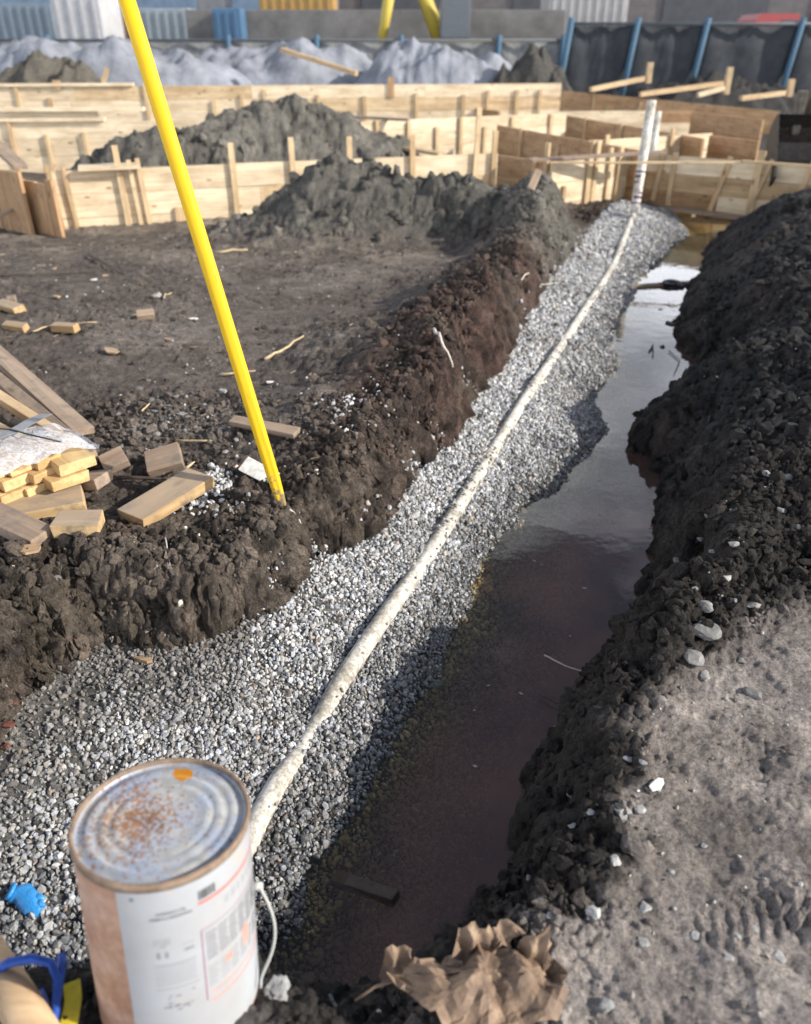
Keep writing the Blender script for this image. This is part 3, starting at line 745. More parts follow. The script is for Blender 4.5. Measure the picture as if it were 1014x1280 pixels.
# fine pale pebbles strewn over both banks
sets = [scatter(2600, -3.4, 0.8, 2.2, 9, lambda x, y, g: g['onl'] & (g['hm'] < .5), 0.0018, 0.0085, pw=3),
        scatter(1300, -1, 3, 0.75, 4.5, lambda x, y, g: g['onr'] & (g['swr'] > .12), 0.002, 0.0085, pw=3),
        scatter(500, 0, 3, 2.5, 8.5, lambda x, y, g: g['onr'], 0.003, 0.012, pw=2),
        scatter(5000, -2.6, 1.0, 1.8, 7.5, lambda x, y, g: g['onl'] & (g['spb'] < .45), 0.002, 0.011, pw=2.5)]
P = np.concatenate([np.stack(s[:3], -1) for s in sets]); rr = np.concatenate([s[3] for s in sets])
V, F = rocks(P, rr, RNG, jag=0.22)
val = np.clip(RNG.normal(0.33, 0.15, len(P)), 0.08, 0.7)
c = np.stack([val, val * .96, val * .89, np.zeros(len(P))], -1)
me = mesh_np('pebbles', V, F, smooth=True); set_col(me, per_vert(c, 12))
o = stuff(link('pebbles', me, M['stone'])); tag(o, 'small pale pebbles strewn over the dark soil', 'pebbles')

# ------------------------------------------------------------------ wooden formwork
def project(p):
    x, y, z = p[0], p[1], p[2] - CAM_H
    f = y * CP - z * SP; up = y * SP + z * CP
    return 507 + FPX * x / f, 640 - FPX * up / f
_boxes = {}
def cbox(lx, ly, lz, bev=0.0):
    k = (round(lx, 3), round(ly, 3), round(lz, 3), bev)
    if k not in _boxes: _boxes[k] = box_mesh(*k[:3], bev=bev, name='lumber')
    return _boxes[k].copy() if False else _boxes[k]
def piece(name, dims, mat, parent, loc, rot=(0, 0, 0), bev=0.0):
    me = cbox(*dims, bev)
    if len(me.materials) == 0: me.materials.append(mat)
    o = bpy.data.objects.new(name, me); COL.objects.link(o)
    if me.materials[0] is not mat:
        o.material_slots[0].link = 'OBJECT'; o.material_slots[0].material = mat
    o.parent = parent; o.location = loc; o.rotation_euler = rot
    return o
class Wall:
    """a form wall of stacked planks; local X along the wall, local -Y towards the open side"""
    def __init__(s, label, a, b, zb, nb, mat, group='timber foundation forms', seg=3.0, seed=0, vertical=False):
        a = Vector(a); b = Vector(b)
        d = b - a; s.len = math.hypot(d.x, d.y); s.ang = math.atan2(d.y, d.x)
        s.zt = a.z; s.tilt = math.atan2(b.z - a.z, s.len); s.zb = zb; s.a = a; s.dir = Vector((math.cos(s.ang), math.sin(s.ang), 0))
        s.e = empty('form_wall', (a.x, a.y, zb), label, 'formwork', group, s.ang)
        s.e.rotation_euler = (0, -s.tilt, s.ang)
        r = random.Random(seed * 7 + 3); h = s.zt - zb
        s.th = 0.038
        if vertical:
            x = 0.0
            while x < s.len - 0.05:
                w = min(r.uniform(0.17, 0.25), s.len - x)
                hh = h * r.uniform(0.95, 1.06)
                piece('plank', (hh, s.th, w - 0.005), mat, s.e, (x + w / 2, r.uniform(-.006, .006), hh / 2), (0, -math.pi / 2 + r.uniform(-.02, .02), 0))
                x += w
        else:
            bh = h / nb
            for k in range(nb):
                x = 0.0; first = True
                while x < s.len - 0.05:
                    l = r.uniform(0.5, 1.0) * seg if first else seg * r.uniform(.9, 1.1)
                    if s.len - x - l < 0.6: l = s.len - x
                    first = False
                    piece('plank', (l - 0.004, s.th, bh - 0.004), (mat if r.random() > .12 else r.choice((M['stake'], M['formdark'], M['stake']))) if mat is M['form'] else mat, s.e, (x + l / 2, r.uniform(-.005, .005), bh * (k + .5)), (0, r.uniform(-.002, .002), 0))
                    x += l
    def frac(s, u):
        best = (1e9, 0)
        for i in range(401):
            p = s.a + s.dir * (s.len * i / 400)
            q = project(p)
            best = min(best, (abs(q[0] - u), s.len * i / 400))
        return best[1]
    def stake(s, u, vtop, vbot=None, w=0.064, th=0.038, lean=0.0, out=0.0, mat=None, back=False, drop=0.05):
        x = s.frac(u); p = s.a + s.dir * x
        ztop = D(u, vtop, p.y).z
        zbot = D(u, vbot, p.y).z if vbot else s.zb - drop
        h = ztop - zbot
        y = (s.th / 2 + th / 2 + 0.004) * (1 if back else -1)
        piece('stake', (h, th, w), mat or M['stake'], s.e, (x - math.sin(lean) * h * 0.5, y - math.sin(out) * h * .5 * (0 if back else 1), zbot - s.zb + h / 2), (out, -math.pi / 2 - lean, 0), 0.0)
        return s
    def cap(s, x0, x1, w=0.09, th=0.02, z=0.0, y=0.0, mat=None):
        piece('cap_board', (x1 - x0, w, th), mat or M['form'], s.e, ((x0 + x1) / 2, y, s.zt - s.zb + th / 2 + z + 0.003))
        return s

wA = Wall('long pale form wall behind the grey soil mound beside the trench', W(62, 214, .5), W(622, 191, .5), -0.25, 3, M['form'], seed=1)
for u, vt, le in ((150, 181, .02), (290, 178, .0), (365, 171, .01), (436, 170, .0), (514, 168, .0), (592, 134, -.03), (615, 163, -.02)):
    wA.stake(u, vt, lean=le)
for u, vt in ((66, 205), (84, 207), (167, 199), (178, 197)):
    wA.stake(u, vt, lean=.05, w=0.05)
wA.cap(0.30, 0.95, 0.30, 0.035)
wA.stake(222, 258, w=.2, th=.03)
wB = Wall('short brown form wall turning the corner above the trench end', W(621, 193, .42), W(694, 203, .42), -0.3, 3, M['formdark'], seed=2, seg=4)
wB.stake(685, 178, lean=-.02).stake(672, 196, w=.05)
wC = Wall('pale form wall with braced stakes behind the white standpipe', W(690, 204, .42), W(802, 192, .42), -0.3, 3, M['form'], seed=3)
wC.stake(741, 176, 276, lean=-.04).stake(735, 196, 268, w=.085).stake(772, 183, lean=-.02).stake(760, 184, w=.05).stake(785, 186, w=.05).stake(705, 232, 262, w=.05)
wG = Wall('weathered form wall standing in the amber puddle', W(794, 191, .42), W(1040, 209, .42), -0.24, 3, M['form'], seed=4, seg=2.4)
wG.stake(826, 186, 250, lean=-.1).stake(846, 190, 258).stake(898, 193, 274, lean=-.22).stake(950, 188, 284, lean=-.02, w=.09).stake(945, 196, 280, lean=-.26, w=.05).stake(1003, 184, 268, lean=-.22)
piece('base_board', (2.0, 0.10, 0.05), M['oldwood'], wG.e, (1.5, -0.09, 0.0), (0.05, 0.02, 0.0))
Wall('dim form end of upright planks closing the long pale form wall', W(16, 222, .44), W(66, 230, .44), -0.2, 1, M['formdark'], seed=5, vertical=True)
Wall('dark upright form planks beside the sloping grey plank', W(-40, 208, .5), W(26, 220, .5), -0.2, 1, M['formdark'], seed=6, vertical=True)
wD = Wall('cream form wall seen behind the mound beside the yellow guard', W(-60, 153, .7), W(262, 150, .7), -0.25, 4, M['form'], seed=7)
for u, vt in ((55, 168), (103, 165), (12, 152)): wD.stake(u, vt, w=.05)
wD.cap(0.2, 2.2, 0.14, 0.04)
wE = Wall('cream inner form wall running behind the soil mounds', W(395, 154, .6), W(708, 141, .6), -0.25, 4, M['form'], seed=8)
for u, vt in ((545, 158), (605, 158), (470, 150), (688, 143)): wE.stake(u, vt, w=.06)
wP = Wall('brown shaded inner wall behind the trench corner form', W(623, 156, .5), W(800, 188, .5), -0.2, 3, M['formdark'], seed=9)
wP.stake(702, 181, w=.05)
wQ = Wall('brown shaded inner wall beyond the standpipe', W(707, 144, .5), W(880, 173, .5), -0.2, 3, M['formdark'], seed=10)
wR = Wall('sunlit short inner form wall just beyond the standpipe', W(735, 176, .5), W(890, 166, .5), -0.2, 3, M['form'], seed=11)
for u, vt in ((838, 160), (757, 168), (808, 166)): wR.stake(u, vt, w=.06)
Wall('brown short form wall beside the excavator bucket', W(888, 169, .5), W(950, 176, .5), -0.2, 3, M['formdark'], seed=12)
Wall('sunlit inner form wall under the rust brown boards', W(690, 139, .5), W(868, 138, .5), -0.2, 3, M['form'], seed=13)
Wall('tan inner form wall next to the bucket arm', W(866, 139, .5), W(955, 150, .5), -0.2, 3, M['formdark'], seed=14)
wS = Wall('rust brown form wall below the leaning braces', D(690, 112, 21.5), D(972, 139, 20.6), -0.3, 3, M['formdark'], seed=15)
wF = Wall('longest cream form wall, directly in front of the white tarpaulins', W(-80, 109, 1.0), W(702, 104, 1.0), -0.2, 5, M['form'], seed=16, seg=3.6)
for u, vt in ((60, 122), (265, 125), (330, 112), (398, 118), (455, 120), (580, 118), (646, 112)): wF.stake(u, vt, w=.07)
wF.cap(0.5, 3.6, 0.16, 0.05); wF.stake(489, 96, 122, w=.12, th=.03, mat=M['formdark']); wF.stake(130, 84, 104, lean=-.5, w=.09); wF.stake(72, 100, 112, w=.14)
for u, vt in ((20, 104), (180, 103), (300, 118), (520, 116), (610, 113), (675, 112)): wF.stake(u, vt, w=.06)
for u, vt in ((420, 158), (575, 146), (640, 146), (510, 152)): wE.stake(u, vt, w=.06)
for u, vt in ((655, 160), (745, 176)): wP.stake(u, vt, w=.05, mat=M['stake'])
for u, vt in ((735, 146), (780, 154), (842, 164)): wQ.stake(u, vt, w=.05)
for u, vt in ((740, 112), (800, 118), (860, 124), (920, 130)): wS.stake(u, vt, w=.07)
wH = Wall('low shaded form wall set before the longest cream wall', W(520, 127, .55), W(625, 139, .55), -0.2, 3, M['formdark'], seed=17)
wK = Wall('cream form wall with a capped top behind the split mound', W(-60, 140, .8), W(122, 139, .8), -0.2, 4, M['form'], seed=18)
wK.cap(0.1, 2.9, 0.16, 0.05)

def lumber(name, p0, p1, w, th, mat, label=None, cat='board', group=None, roll=0.0, bev=0.003, rough=0.003, seed=0, parent=None):
    """a board from p0 to p1 (centre line), local X along it"""
    p0 = Vector(p0); p1 = Vector(p1); d = p1 - p0
    me = box_mesh(d.length, w, th, bev=bev, name=name, rough=rough, seed=seed)
    o = link(name, me, mat)
    q = d.to_track_quat('X', 'Z')
    o.rotation_mode = 'QUATERNION'; o.rotation_quaternion = q @ Matrix.Rotation(roll, 4, 'X').to_quaternion()
    o.location = (p0 + p1) / 2
    if label: tag(o, label, cat, group)
    if parent: o.parent = parent
    return o
lumber('batten', D(688, 203.5, 9.95), D(930, 203, 9.85), 0.05, 0.022, M['stake'], 'long thin batten laid across the stakes in front of the standpipe', 'batten')
lumber('batten', D(928, 202, 9.85), D(1030, 209, 9.6), 0.07, 0.03, M['stake'], 'short thick batten nailed along the top of the puddle form wall', 'batten')
lumber('plank', D(662, 200, 10.55), D(830, 190, 11.2), 0.14, 0.03, M['oldwood'], 'dirty grey plank lying along the tops of the corner forms', 'plank')
lumber('plank', D(438, 173, 12.9), D(552, 193, 11.6), 0.14, 0.04, M['stake'], 'sloping plank leaning behind the long pale form wall', 'plank')
lumber('plank', D(-6, 180, 10.6), D(26, 209, 9.9), 0.16, 0.05, M['oldwood'], 'grey plank sloping down onto the upright planked form end', 'plank')
lumber('plank', D(384, 143, 15.5), D(512, 150, 14.6), 0.10, 0.04, M['oldwood'], 'thin dark plank on the ground before the longest cream wall', 'plank')
lumber('stick', D(-4, 272, 9.1), D(26, 258, 9.3), 0.04, 0.03, M['oldwood'], 'thin grey stick leaning on the dim upright planks', 'stick')
for i, (u0, v0, u1, v1, pu, pt, pb, lab) in enumerate(((738, 112, 806, 98, 810, 78, 104, 'pale leaning brace with short post, next to the dark heap'),
        (800, 118, 905, 104, 911, 84, 118, 'pinkish leaning brace with the tallest post, between the other two braces'),
        (926, 123, 982, 116, 986, 99, 121, 'short pale leaning brace with post beside the bucket arm'))):
    a = D(u0, v0, 21.0); b_ = D(u1, v1, 21.6)
    e = empty('brace', (b_.x, b_.y, D(pu, pb, 21.6).z), lab, 'brace', 'leaning timber braces')
    k = lumber('rail', a - e.location, b_ - e.location, 0.10, 0.10, M['stake'], parent=e, bev=0)
    zt = D(pu, pt, 21.6).z; zb = D(pu, pb, 21.6).z
    lumber('post', Vector((0.09, 0, 0)), Vector((0.09, 0, zt - zb)), 0.14, 0.12, M['stake'], parent=e, bev=0)
lumber('rail', D(872, 119, 21.3), D(905, 110, 21.5), 0.10, 0.10, M['form'], 'short pale rail crossing under the brace with the tallest post', 'rail')

# ------------------------------------------------------------------ plastic pipes
def pipe_material():
    m, nt, b = new_mat('muddy_white_pipe')
    tc = N(nt, 'ShaderNodeTexCoord')
    n1 = N(nt, 'ShaderNodeTexNoise', Scale=6.0, Detail=9.0, Roughness=0.72); n2 = N(nt, 'ShaderNodeTexNoise', Scale=60.0, Detail=5.0, Roughness=0.7)
    for n in (n1, n2): L(nt, tc.outputs['Object'], n.inputs['Vector'])
    mx = mixc(nt, 0.5, n1.outputs['Color'], n2.outputs['Color'])
    bw = N(nt, 'ShaderNodeRGBToBW'); L(nt, mx, bw.inputs['Color'])
    r = ramp(nt, bw.outputs['Val'], [(0.38, (0.13, 0.11, 0.085)), (0.47, (0.32, 0.29, 0.24)), (0.54, (0.58, 0.555, 0.50)), (0.75, (0.72, 0.71, 0.68))])
    L(nt, r.outputs['Color'], b.inputs['Base Color'])
    b.inputs['Roughness'].default_value = 0.55
    bump(nt, b, n2.outputs['Fac'], 0.3, 0.004)
    return m
M['pipe'] = pipe_material()
M['mark'] = plain_material('purple_print', (0.10, 0.05, 0.11), 0.7)
PR = 0.033
def bank_z(x, y): return float(gz_np(np.array([x]), np.array([y]), ZZ)[0])
pl = []
for (a, b_) in zip(PIPE[:-1], PIPE[1:]):
    a = Vector(a); b_ = Vector(b_); k = max(2, int((b_ - a).length / 0.12))
    for i in range(k): pl.append(a.lerp(b_, i / k))
pl.append(Vector(PIPE[-1]))
hz = np.array([bank_z(p.x, p.y) for p in pl]); kk = 9
hs = np.convolve(np.pad(hz, kk // 2, mode='edge'), np.ones(kk) / kk, 'valid')
for p, h in zip(pl, hs): p.z = h + 0.006 + 0.004 * math.sin(p.y * 3.1) - 0.040 * math.exp(-((p.y - 1.86) / 0.10) ** 2)
d0 = (pl[0] - pl[1]).normalized()
pl = [pl[0] + d0 * 0.5 + Vector((0, 0, -0.16)), pl[0] + d0 * 0.2 + Vector((0, 0, -0.05))] + pl
drain = link('drain_pipe', tube_mesh(pl, PR, 20, 'drain_pipe'), M['pipe'])
tag(drain, 'long muddy white drain pipe half buried in the gravel trench', 'pipe')
# gravel fines and mud lying over the pipe here and there
pts = []
for p in pl[3:]:
    w = fbm(np.array([p.x]), np.array([p.y]), freq=1.9, octv=2, s=71)[0]
    for _ in range(int(5 + 22 * max(0, w + 0.05))):
        q = random.random()
        a = random.uniform(-1.35, 1.35) * (1 if random.random() < .4 else 1); t = random.uniform(-.06, .06)
        if abs(a) < 0.75 and w < 0.22: continue
        dirv = Vector((0.36, 0.93, 0)).normalized(); sd = Vector((dirv.y, -dirv.x, 0))
        pts.append(p + dirv * t + sd * math.sin(a) * PR + Vector((0, 0, math.cos(a) * PR + 0.001)))
P = np.array([v[:] for v in pts]); rr = RNG.uniform(0.004, 0.0095, len(P))
V, F = rocks(P, rr, RNG, jag=0.3)
val = np.clip(RNG.normal(0.27, 0.12, len(P)), 0.06, 0.6)
me = mesh_np('gravel_fines', V, F, smooth=False); set_col(me, per_vert(np.stack([val, val * .97, val * .9, val * 0], -1), 12))
tag(stuff(link('gravel_fines', me, M['gravel'])), 'small gravel lodged along the white drain pipe', 'gravel')

def pipe_hollow(name, a, b_, r, label, group):
    a = Vector(a); b_ = Vector(b_); d = b_ - a
    e = empty(name, a, label, 'pipe', group)
    e.rotation_mode = 'QUATERNION'; e.rotation_quaternion = d.to_track_quat('Z', 'Y')
    body = link('pipe_body', lathe_mesh([(r - .006, .1), (r - .006, d.length), (r, d.length), (r, 0)], 24, 'pipe_body'), M['pipe'], e)
    return e, d.length
b0 = Vector(pl[-1]); 
e, ln = pipe_hollow('standpipe', D(793, 266, 10.15), D(815, 126, 10.4), 0.054, 'taller white standpipe with purple markings at its gravel foot', 'white standpipes')
for k in range(7):
    z = 0.10 + 0.058 * k
    link('printed_mark', lathe_mesh([(0.0552, z), (0.0552, z + 0.018 + 0.012 * (k % 2))], 24, 'printed_mark', ang=(k * .9, k * .9 + 4.2 - .6 * (k % 2))), M['mark'], e)
pipe_hollow('standpipe', D(806, 262, 12.1), D(823, 139, 12.3), 0.047, 'shorter white standpipe close behind the marked one', 'white standpipes')

# ------------------------------------------------------------------ yellow guard leaning over the bank
M['yellow'] = plain_material('yellow_plastic', (0.80, 0.56, 0.012), 0.42, 7.0, 0.10, 0.45, bstr=0.05)
def yellow_guard():
    foot = on(357, 637); foot.z -= 0.05
    top = D(160, 4, 3.08); d = (top - foot); L0 = d.length; dn = d.normalized()
    top = foot + dn * (L0 + 0.35)
    e = empty('guy_wire_guard', foot, 'tall bright yellow plastic guard leaning over the trench edge', 'guard')
    m, nt, b = new_mat('dirty_yellow_plastic')
    at = N(nt, 'ShaderNodeTexCoord'); sx = N(nt, 'ShaderNodeSeparateXYZ'); L(nt, at.outputs['Object'], sx.inputs[0])
    no = N(nt, 'ShaderNodeTexNoise', Scale=28.0, Detail=6.0, Roughness=0.7); L(nt, at.outputs['Object'], no.inputs['Vector'])
    mr = N(nt, 'ShaderNodeMapRange'); mr.inputs['From Min'].default_value = 0.0; mr.inputs['From Max'].default_value = 0.30
    mr.inputs['To Min'].default_value = 0.30; mr.inputs['To Max'].default_value = -0.12
    L(nt, sx.outputs['Z'], mr.inputs['Value'])
    ad = N(nt, 'ShaderNodeMath', operation='ADD'); L(nt, no.outputs['Fac'], ad.inputs[0]); L(nt, mr.outputs['Result'], ad.inputs[1])
    mpg = N(nt, 'ShaderNodeMapping'); mpg.inputs['Scale'].default_value = (60, 60, 5); L(nt, at.outputs['Object'], mpg.inputs['Vector'])
    scf = N(nt, 'ShaderNodeTexNoise', Scale=1.0, Detail=6.0, Roughness=0.7); L(nt, mpg.outputs['Vector'], scf.inputs['Vector'])
    scr = ramp(nt, scf.outputs['Fac'], [(0.28, (0.62, 0.55, 0.45)), (0.45, (1, 1, 1)), (0.62, (1, 1, 1)), (0.75, (0.85, 0.83, 0.8))])
    rp = ramp(nt, ad.outputs['Value'], [(0.60, (0.60, 0.37, 0.006)), (0.70, (0.20, 0.15, 0.08))])
    L(nt, mixc(nt, 1.0, rp.outputs['Color'], scr.outputs['Color'], 'MULTIPLY'), b.inputs['Base Color']); b.inputs['Roughness'].default_value = 0.55; b.inputs['Specular IOR Level'].default_value = 0.25
    # open channel, pinched towards the foot; section in local XY, swept along Z
    n = 22; zs = [0, .04, .10, .18, .3, .5, .8, 1.1, 1.4, 1.7, L0 + .35]
    V = []; F = []
    for z in zs:
        w = np.interp(z, [0, .05, .16, .45, 2.2], [.012, .018, .0245, .027, .028]); pin = np.interp(z, [0, .2, .6, 1.0], [1, .85, .35, .12])
        for k in range(n):
            a = math.radians(-168) + math.radians(336) * k / (n - 1)
            x = w * math.sin(a); y = -w * 0.85 * math.cos(a)
            g = 0.34 * pin * math.exp(-((a - 0.25) / 0.28) ** 2)          # crease where the channel folds shut
            V.append((x, y * (1 - g), z))
    for i in range(len(zs) - 1):
        for k in range(n - 1):
            F.append((i * n + k, i * n + k + 1, (i + 1) * n + k + 1, (i + 1) * n + k))
    me = mesh_np('guard_shell', V, F)
    o = link('guard_shell', me, m, e)
    so = o.modifiers.new('thick', 'SOLIDIFY'); so.thickness = 0.003
    z = dn; x = Vector((1, 0, 0)); x = (x - z * x.dot(z)).normalized(); y = z.cross(x)
    e.rotation_mode = 'QUATERNION'; e.rotation_quaternion = Matrix((x, y, z)).transposed().to_quaternion()
    return e
yellow_guard()

# ------------------------------------------------------------------ upturned steel pail
def pail():
    c = Vector((-0.428, 0.942, 0.530)); n = Vector((0.031, 0.128, 1)).normalized(); R0 = 0.15; H0 = 0.44
    e = empty('steel_pail', c - n * H0, 'upturned rusty steel pail with a worn white paper label', 'pail')
    fr = Vector((0.414, -0.910, 0)); fr = (fr - n * fr.dot(n)).normalized(); rt = n.cross(fr)      # local X faces the viewer
    e.rotation_mode = 'QUATERNION'; e.rotation_quaternion = Matrix((fr, rt, n)).transposed().to_quaternion()
    # body steel, rust coming through the lacquer
    m, nt, b = new_mat('rusty_pail_side')
    tc = N(nt, 'ShaderNodeTexCoord')
    n1 = N(nt, 'ShaderNodeTexNoise', Scale=9.0, Detail=8.0, Roughness=0.7); n2 = N(nt, 'ShaderNodeTexNoise', Scale=55.0, Detail=5.0, Roughness=0.7)
    for q in (n1, n2): L(nt, tc.outputs['Object'], q.inputs['Vector'])
    r1 = ramp(nt, n1.outputs['Fac'], [(0.30, (0.30, 0.15, 0.09)), (0.5, (0.42, 0.25, 0.17)), (0.7, (0.50, 0.36, 0.29))])
    r2 = ramp(nt, n2.outputs['Fac'], [(0.3, (0.75,) * 3), (0.7, (1.15,) * 3)])
    L(nt, mixc(nt, 1.0, r1.outputs['Color'], r2.outputs['Color'], 'MULTIPLY'), b.inputs['Base Color']); b.inputs['Roughness'].default_value = 0.6
    side = m
    m, nt, b = new_mat('spotted_rust_pail_end')
    tc = N(nt, 'ShaderNodeTexCoord')
    n1 = N(nt, 'ShaderNodeTexNoise', Scale=7.0, Detail=3.0, Roughness=0.6); n2 = N(nt, 'ShaderNodeTexNoise', Scale=120.0, Detail=7.0, Roughness=0.8)
    n3 = N(nt, 'ShaderNodeTexNoise', Scale=30.0, Detail=5.0, Roughness=0.7)
    for q in (n1, n2, n3): L(nt, tc.outputs['Object'], q.inputs['Vector'])
    # a large rust bloom, off centre, and one orange spot near the far rim
    def blob(x, y, r0, r1):
        v = N(nt, 'ShaderNodeVectorMath', operation='DISTANCE'); v.inputs[1].default_value = (x, y, H0)
        L(nt, tc.outputs['Object'], v.inputs[0])
        mr = N(nt, 'ShaderNodeMapRange'); 
        for k_, v_ in (('From Min', r0), ('From Max', r1), ('To Min', 1.0), ('To Max', 0.0)): mr.inputs[k_].default_value = v_
        L(nt, v.outputs['Value'], mr.inputs['Value']); return mr.outputs['Result']
    bl = blob(-0.015, -0.045, 0.005, 0.115)
    def madd(a, k, c_):
        q = N(nt, 'ShaderNodeMath', operation='MULTIPLY_ADD'); L(nt, a, q.inputs[0]); q.inputs[1].default_value = k
        if hasattr(c_, 'links'): L(nt, c_, q.inputs[2])
        else: q.inputs[2].default_value = c_
        return q.outputs['Value']
    s1 = madd(bl, 0.125, n2.outputs['Fac']); s1 = madd(n1.outputs['Fac'], 0.22, s1)
    rr_ = ramp(nt, s1, [(0.665, (0, 0, 0)), (0.70, (1, 1, 1))])
    base = ramp(nt, n3.outputs['Fac'], [(0.3, (0.26, 0.255, 0.24)), (0.55, (0.42, 0.425, 0.42)), (0.75, (0.52, 0.51, 0.475))])
    sky_tint = ramp(nt, n1.outputs['Fac'], [(0.44, (0, 0, 0)), (0.58, (1, 1, 1))])
    c0 = mixc(nt, sky_tint.outputs['Color'], base.outputs['Color'], (0.30, 0.36, 0.46))  # blue sky reflection painted in patches over the steel
    rc = ramp(nt, n3.outputs['Fac'], [(0.35, (0.13, 0.055, 0.022)), (0.65, (0.31, 0.15, 0.06))])
    c1 = mixc(nt, rr_.outputs['Color'], c0, rc.outputs['Color'])
    sp = blob(-0.098, 0.055, 0.006, 0.034); s2 = madd(n3.outputs['Fac'], 0.9, sp)
    rs = ramp(nt, s2, [(0.98, (0, 0, 0)), (1.03, (1, 1, 1))])
    c2 = mixc(nt, rs.outputs['Color'], c1, (0.52, 0.21, 0.012))
    L(nt, c2, b.inputs['Base Color']); b.inputs['Metallic'].default_value = 0.25
    rg = ramp(nt, rr_.outputs['Color'], [(0, (0.42,) * 3), (1, (0.9,) * 3)]); L(nt, rg.outputs['Color'], b.inputs['Roughness'])
    bump(nt, b, n2.outputs['Fac'], 0.12, 0.002)
    endm = m
    link('pail_body', lathe_mesh([(R0 - .004, 0), (R0, .004), (R0, H0 - .012)], 72, 'pail_body'), side, e)
    prof = [(0.0, -.006), (.06, -.006), (.072, -.006), (.078, -.002), (.084, -.006), (.093, -.006), (.099, -.001), (.106, -.006), (.117, -.007), (.123, -.002), (.129, -.007), (.138, -.009), (.1445, -.010), (.1455, .0)]
    link('pail_end', lathe_mesh([(max(r, .0005), H0 + z) for r, z in prof], 96, 'pail_end'), endm, e)
    rim = link('pail_rim', lathe_mesh([(.1448, H0 - .006), (.1452, H0 + .001), (.149, H0 + .003), (.1528, H0 + .001), (.1535, H0 - .006), (.1522, H0 - .013), (.1495, H0 - .0135)], 96, 'pail_rim'), plain_material('rust_rim', (0.19, 0.135, 0.095), 0.7, 40, 0.45, 0.3, bstr=.4), e)
    # label: a paper sleeve that starts where bare steel ends
    m, nt, b = new_mat('faded_label_paper')
    tc = N(nt, 'ShaderNodeTexCoord')
    n1 = N(nt, 'ShaderNodeTexNoise', Scale=16.0, Detail=8.0, Roughness=0.75); n2 = N(nt, 'ShaderNodeTexNoise', Scale=5.0, Detail=5.0, Roughness=0.6)
    for q in (n1, n2): L(nt, tc.outputs['Object'], q.inputs['Vector'])
    r1 = ramp(nt, n2.outputs['Fac'], [(0.3, (0.29, 0.285, 0.28)), (0.6, (0.335, 0.35, 0.37))])
    r2 = ramp(nt, n1.outputs['Fac'], [(0.60, (0, 0, 0)), (0.70, (0.55,) * 3)])
    L(nt, mixc(nt, r2.outputs['Color'], r1.outputs['Color'], (0.45, 0.33, 0.22)), b.inputs['Base Color']); b.inputs['Roughness'].default_value = 0.5
    RL = R0 + 0.0008
    lab = link('label', lathe_mesh([(RL, .012), (RL, .2), (RL, H0 - .0135)], 72, 'label', ang=(math.radians(-38), math.radians(262))), m, e)
    # print on the label; a = angle in degrees to the right of the viewer, h = metres below the rim
    def patch(name, a0, a1, h0, h1, mat, rad=RL + .0005):
        link(name, lathe_mesh([(rad, H0 - h1), (rad, H0 - h0)], max(2, int(abs(a1 - a0) / 4)), name, ang=(math.radians(a0), math.radians(a1))), mat, lab)
    red = plain_material('faded_red_print', (0.45, 0.10, 0.07), 0.6, 60, .25); pur = plain_material('faded_purple_print', (0.25, 0.10, 0.15), 0.6, 60, .25)
    gry = plain_material('faded_grey_print', (0.19, 0.195, 0.21), 0.6, 90, .2); blk = plain_material('black_print', (0.05, 0.05, 0.055), 0.6)
    fad = plain_material('pale_grey_print', (0.27, 0.28, 0.29), 0.6, 90, .1); pnk = plain_material('pale_red_print', (0.50, 0.24, 0.19), 0.6, 60, .15)
    patch('red_line', 11, 120, .065, .0700, red)
    patch('purple_line', 11, 120, .128, .1295, pur); patch('purple_line', 11, 11.7, .1295, .30, pur)
    for k, a in enumerate((11.6, 12.3, 13.4, 14.0, 15.1, 15.8, 16.3, 17.5, 18.1, 19.2, 20.0, 21.2, 22.0, 22.7)):
        patch('barcode_bar', a, a + (.35 if k % 3 else .7), .040, .060, blk)
    patch('printed_square', -29, -27, .026, .031, blk)
    rl = random.Random(5)
    for k in range(13):
        h = .140 + k * .0052
        for a in np.arange(14, 84, 9): patch('text_line', a, a + rl.uniform(6, 8.3), h, h + .0024, gry)
    for k in range(9):
        h = .222 + k * .0056
        for a in np.arange(14, 84, 9): patch('text_line', a, a + rl.uniform(5, 8.2), h, h + .0022, fad)
    for a in np.arange(30, 84, 6): patch('text_line', a, a + rl.uniform(1, 3.6), .088, .104, fad)
    for k in range(6):
        h = .185 + k * .008
        patch('text_line', -19, 6, h, h + .003, fad)
    patch('printed_panel', -20, 7, .180, .1812, gry); patch('printed_panel', -20, 7, .238, .2392, gry)
    for (a0, a1, h0, h1) in ((-18, -8, .120, .134), (-15, -11, .134, .140), (-17, -15, .150, .164), (-12, -10, .150, .164), (-1, 6, .140, .143), (0, 6, .152, .158)): patch('printed_mark', a0, a1, h0, h1, gry if h0 > .14 else fad)
    for k in range(14):
        a = rl.uniform(-17, 4); h = rl.uniform(.252, .30); patch('printed_mark', a, a + rl.uniform(1, 4), h, h + rl.uniform(.002, .006), gry)
    for (a0, a1, h0, h1) in ((27, 33, .225, .240), (44, 52, .205, .25), (14, 80, .285, .288), (14, 80, .305, .309)): patch('printed_mark', a0, a1, h0, h1, pnk)
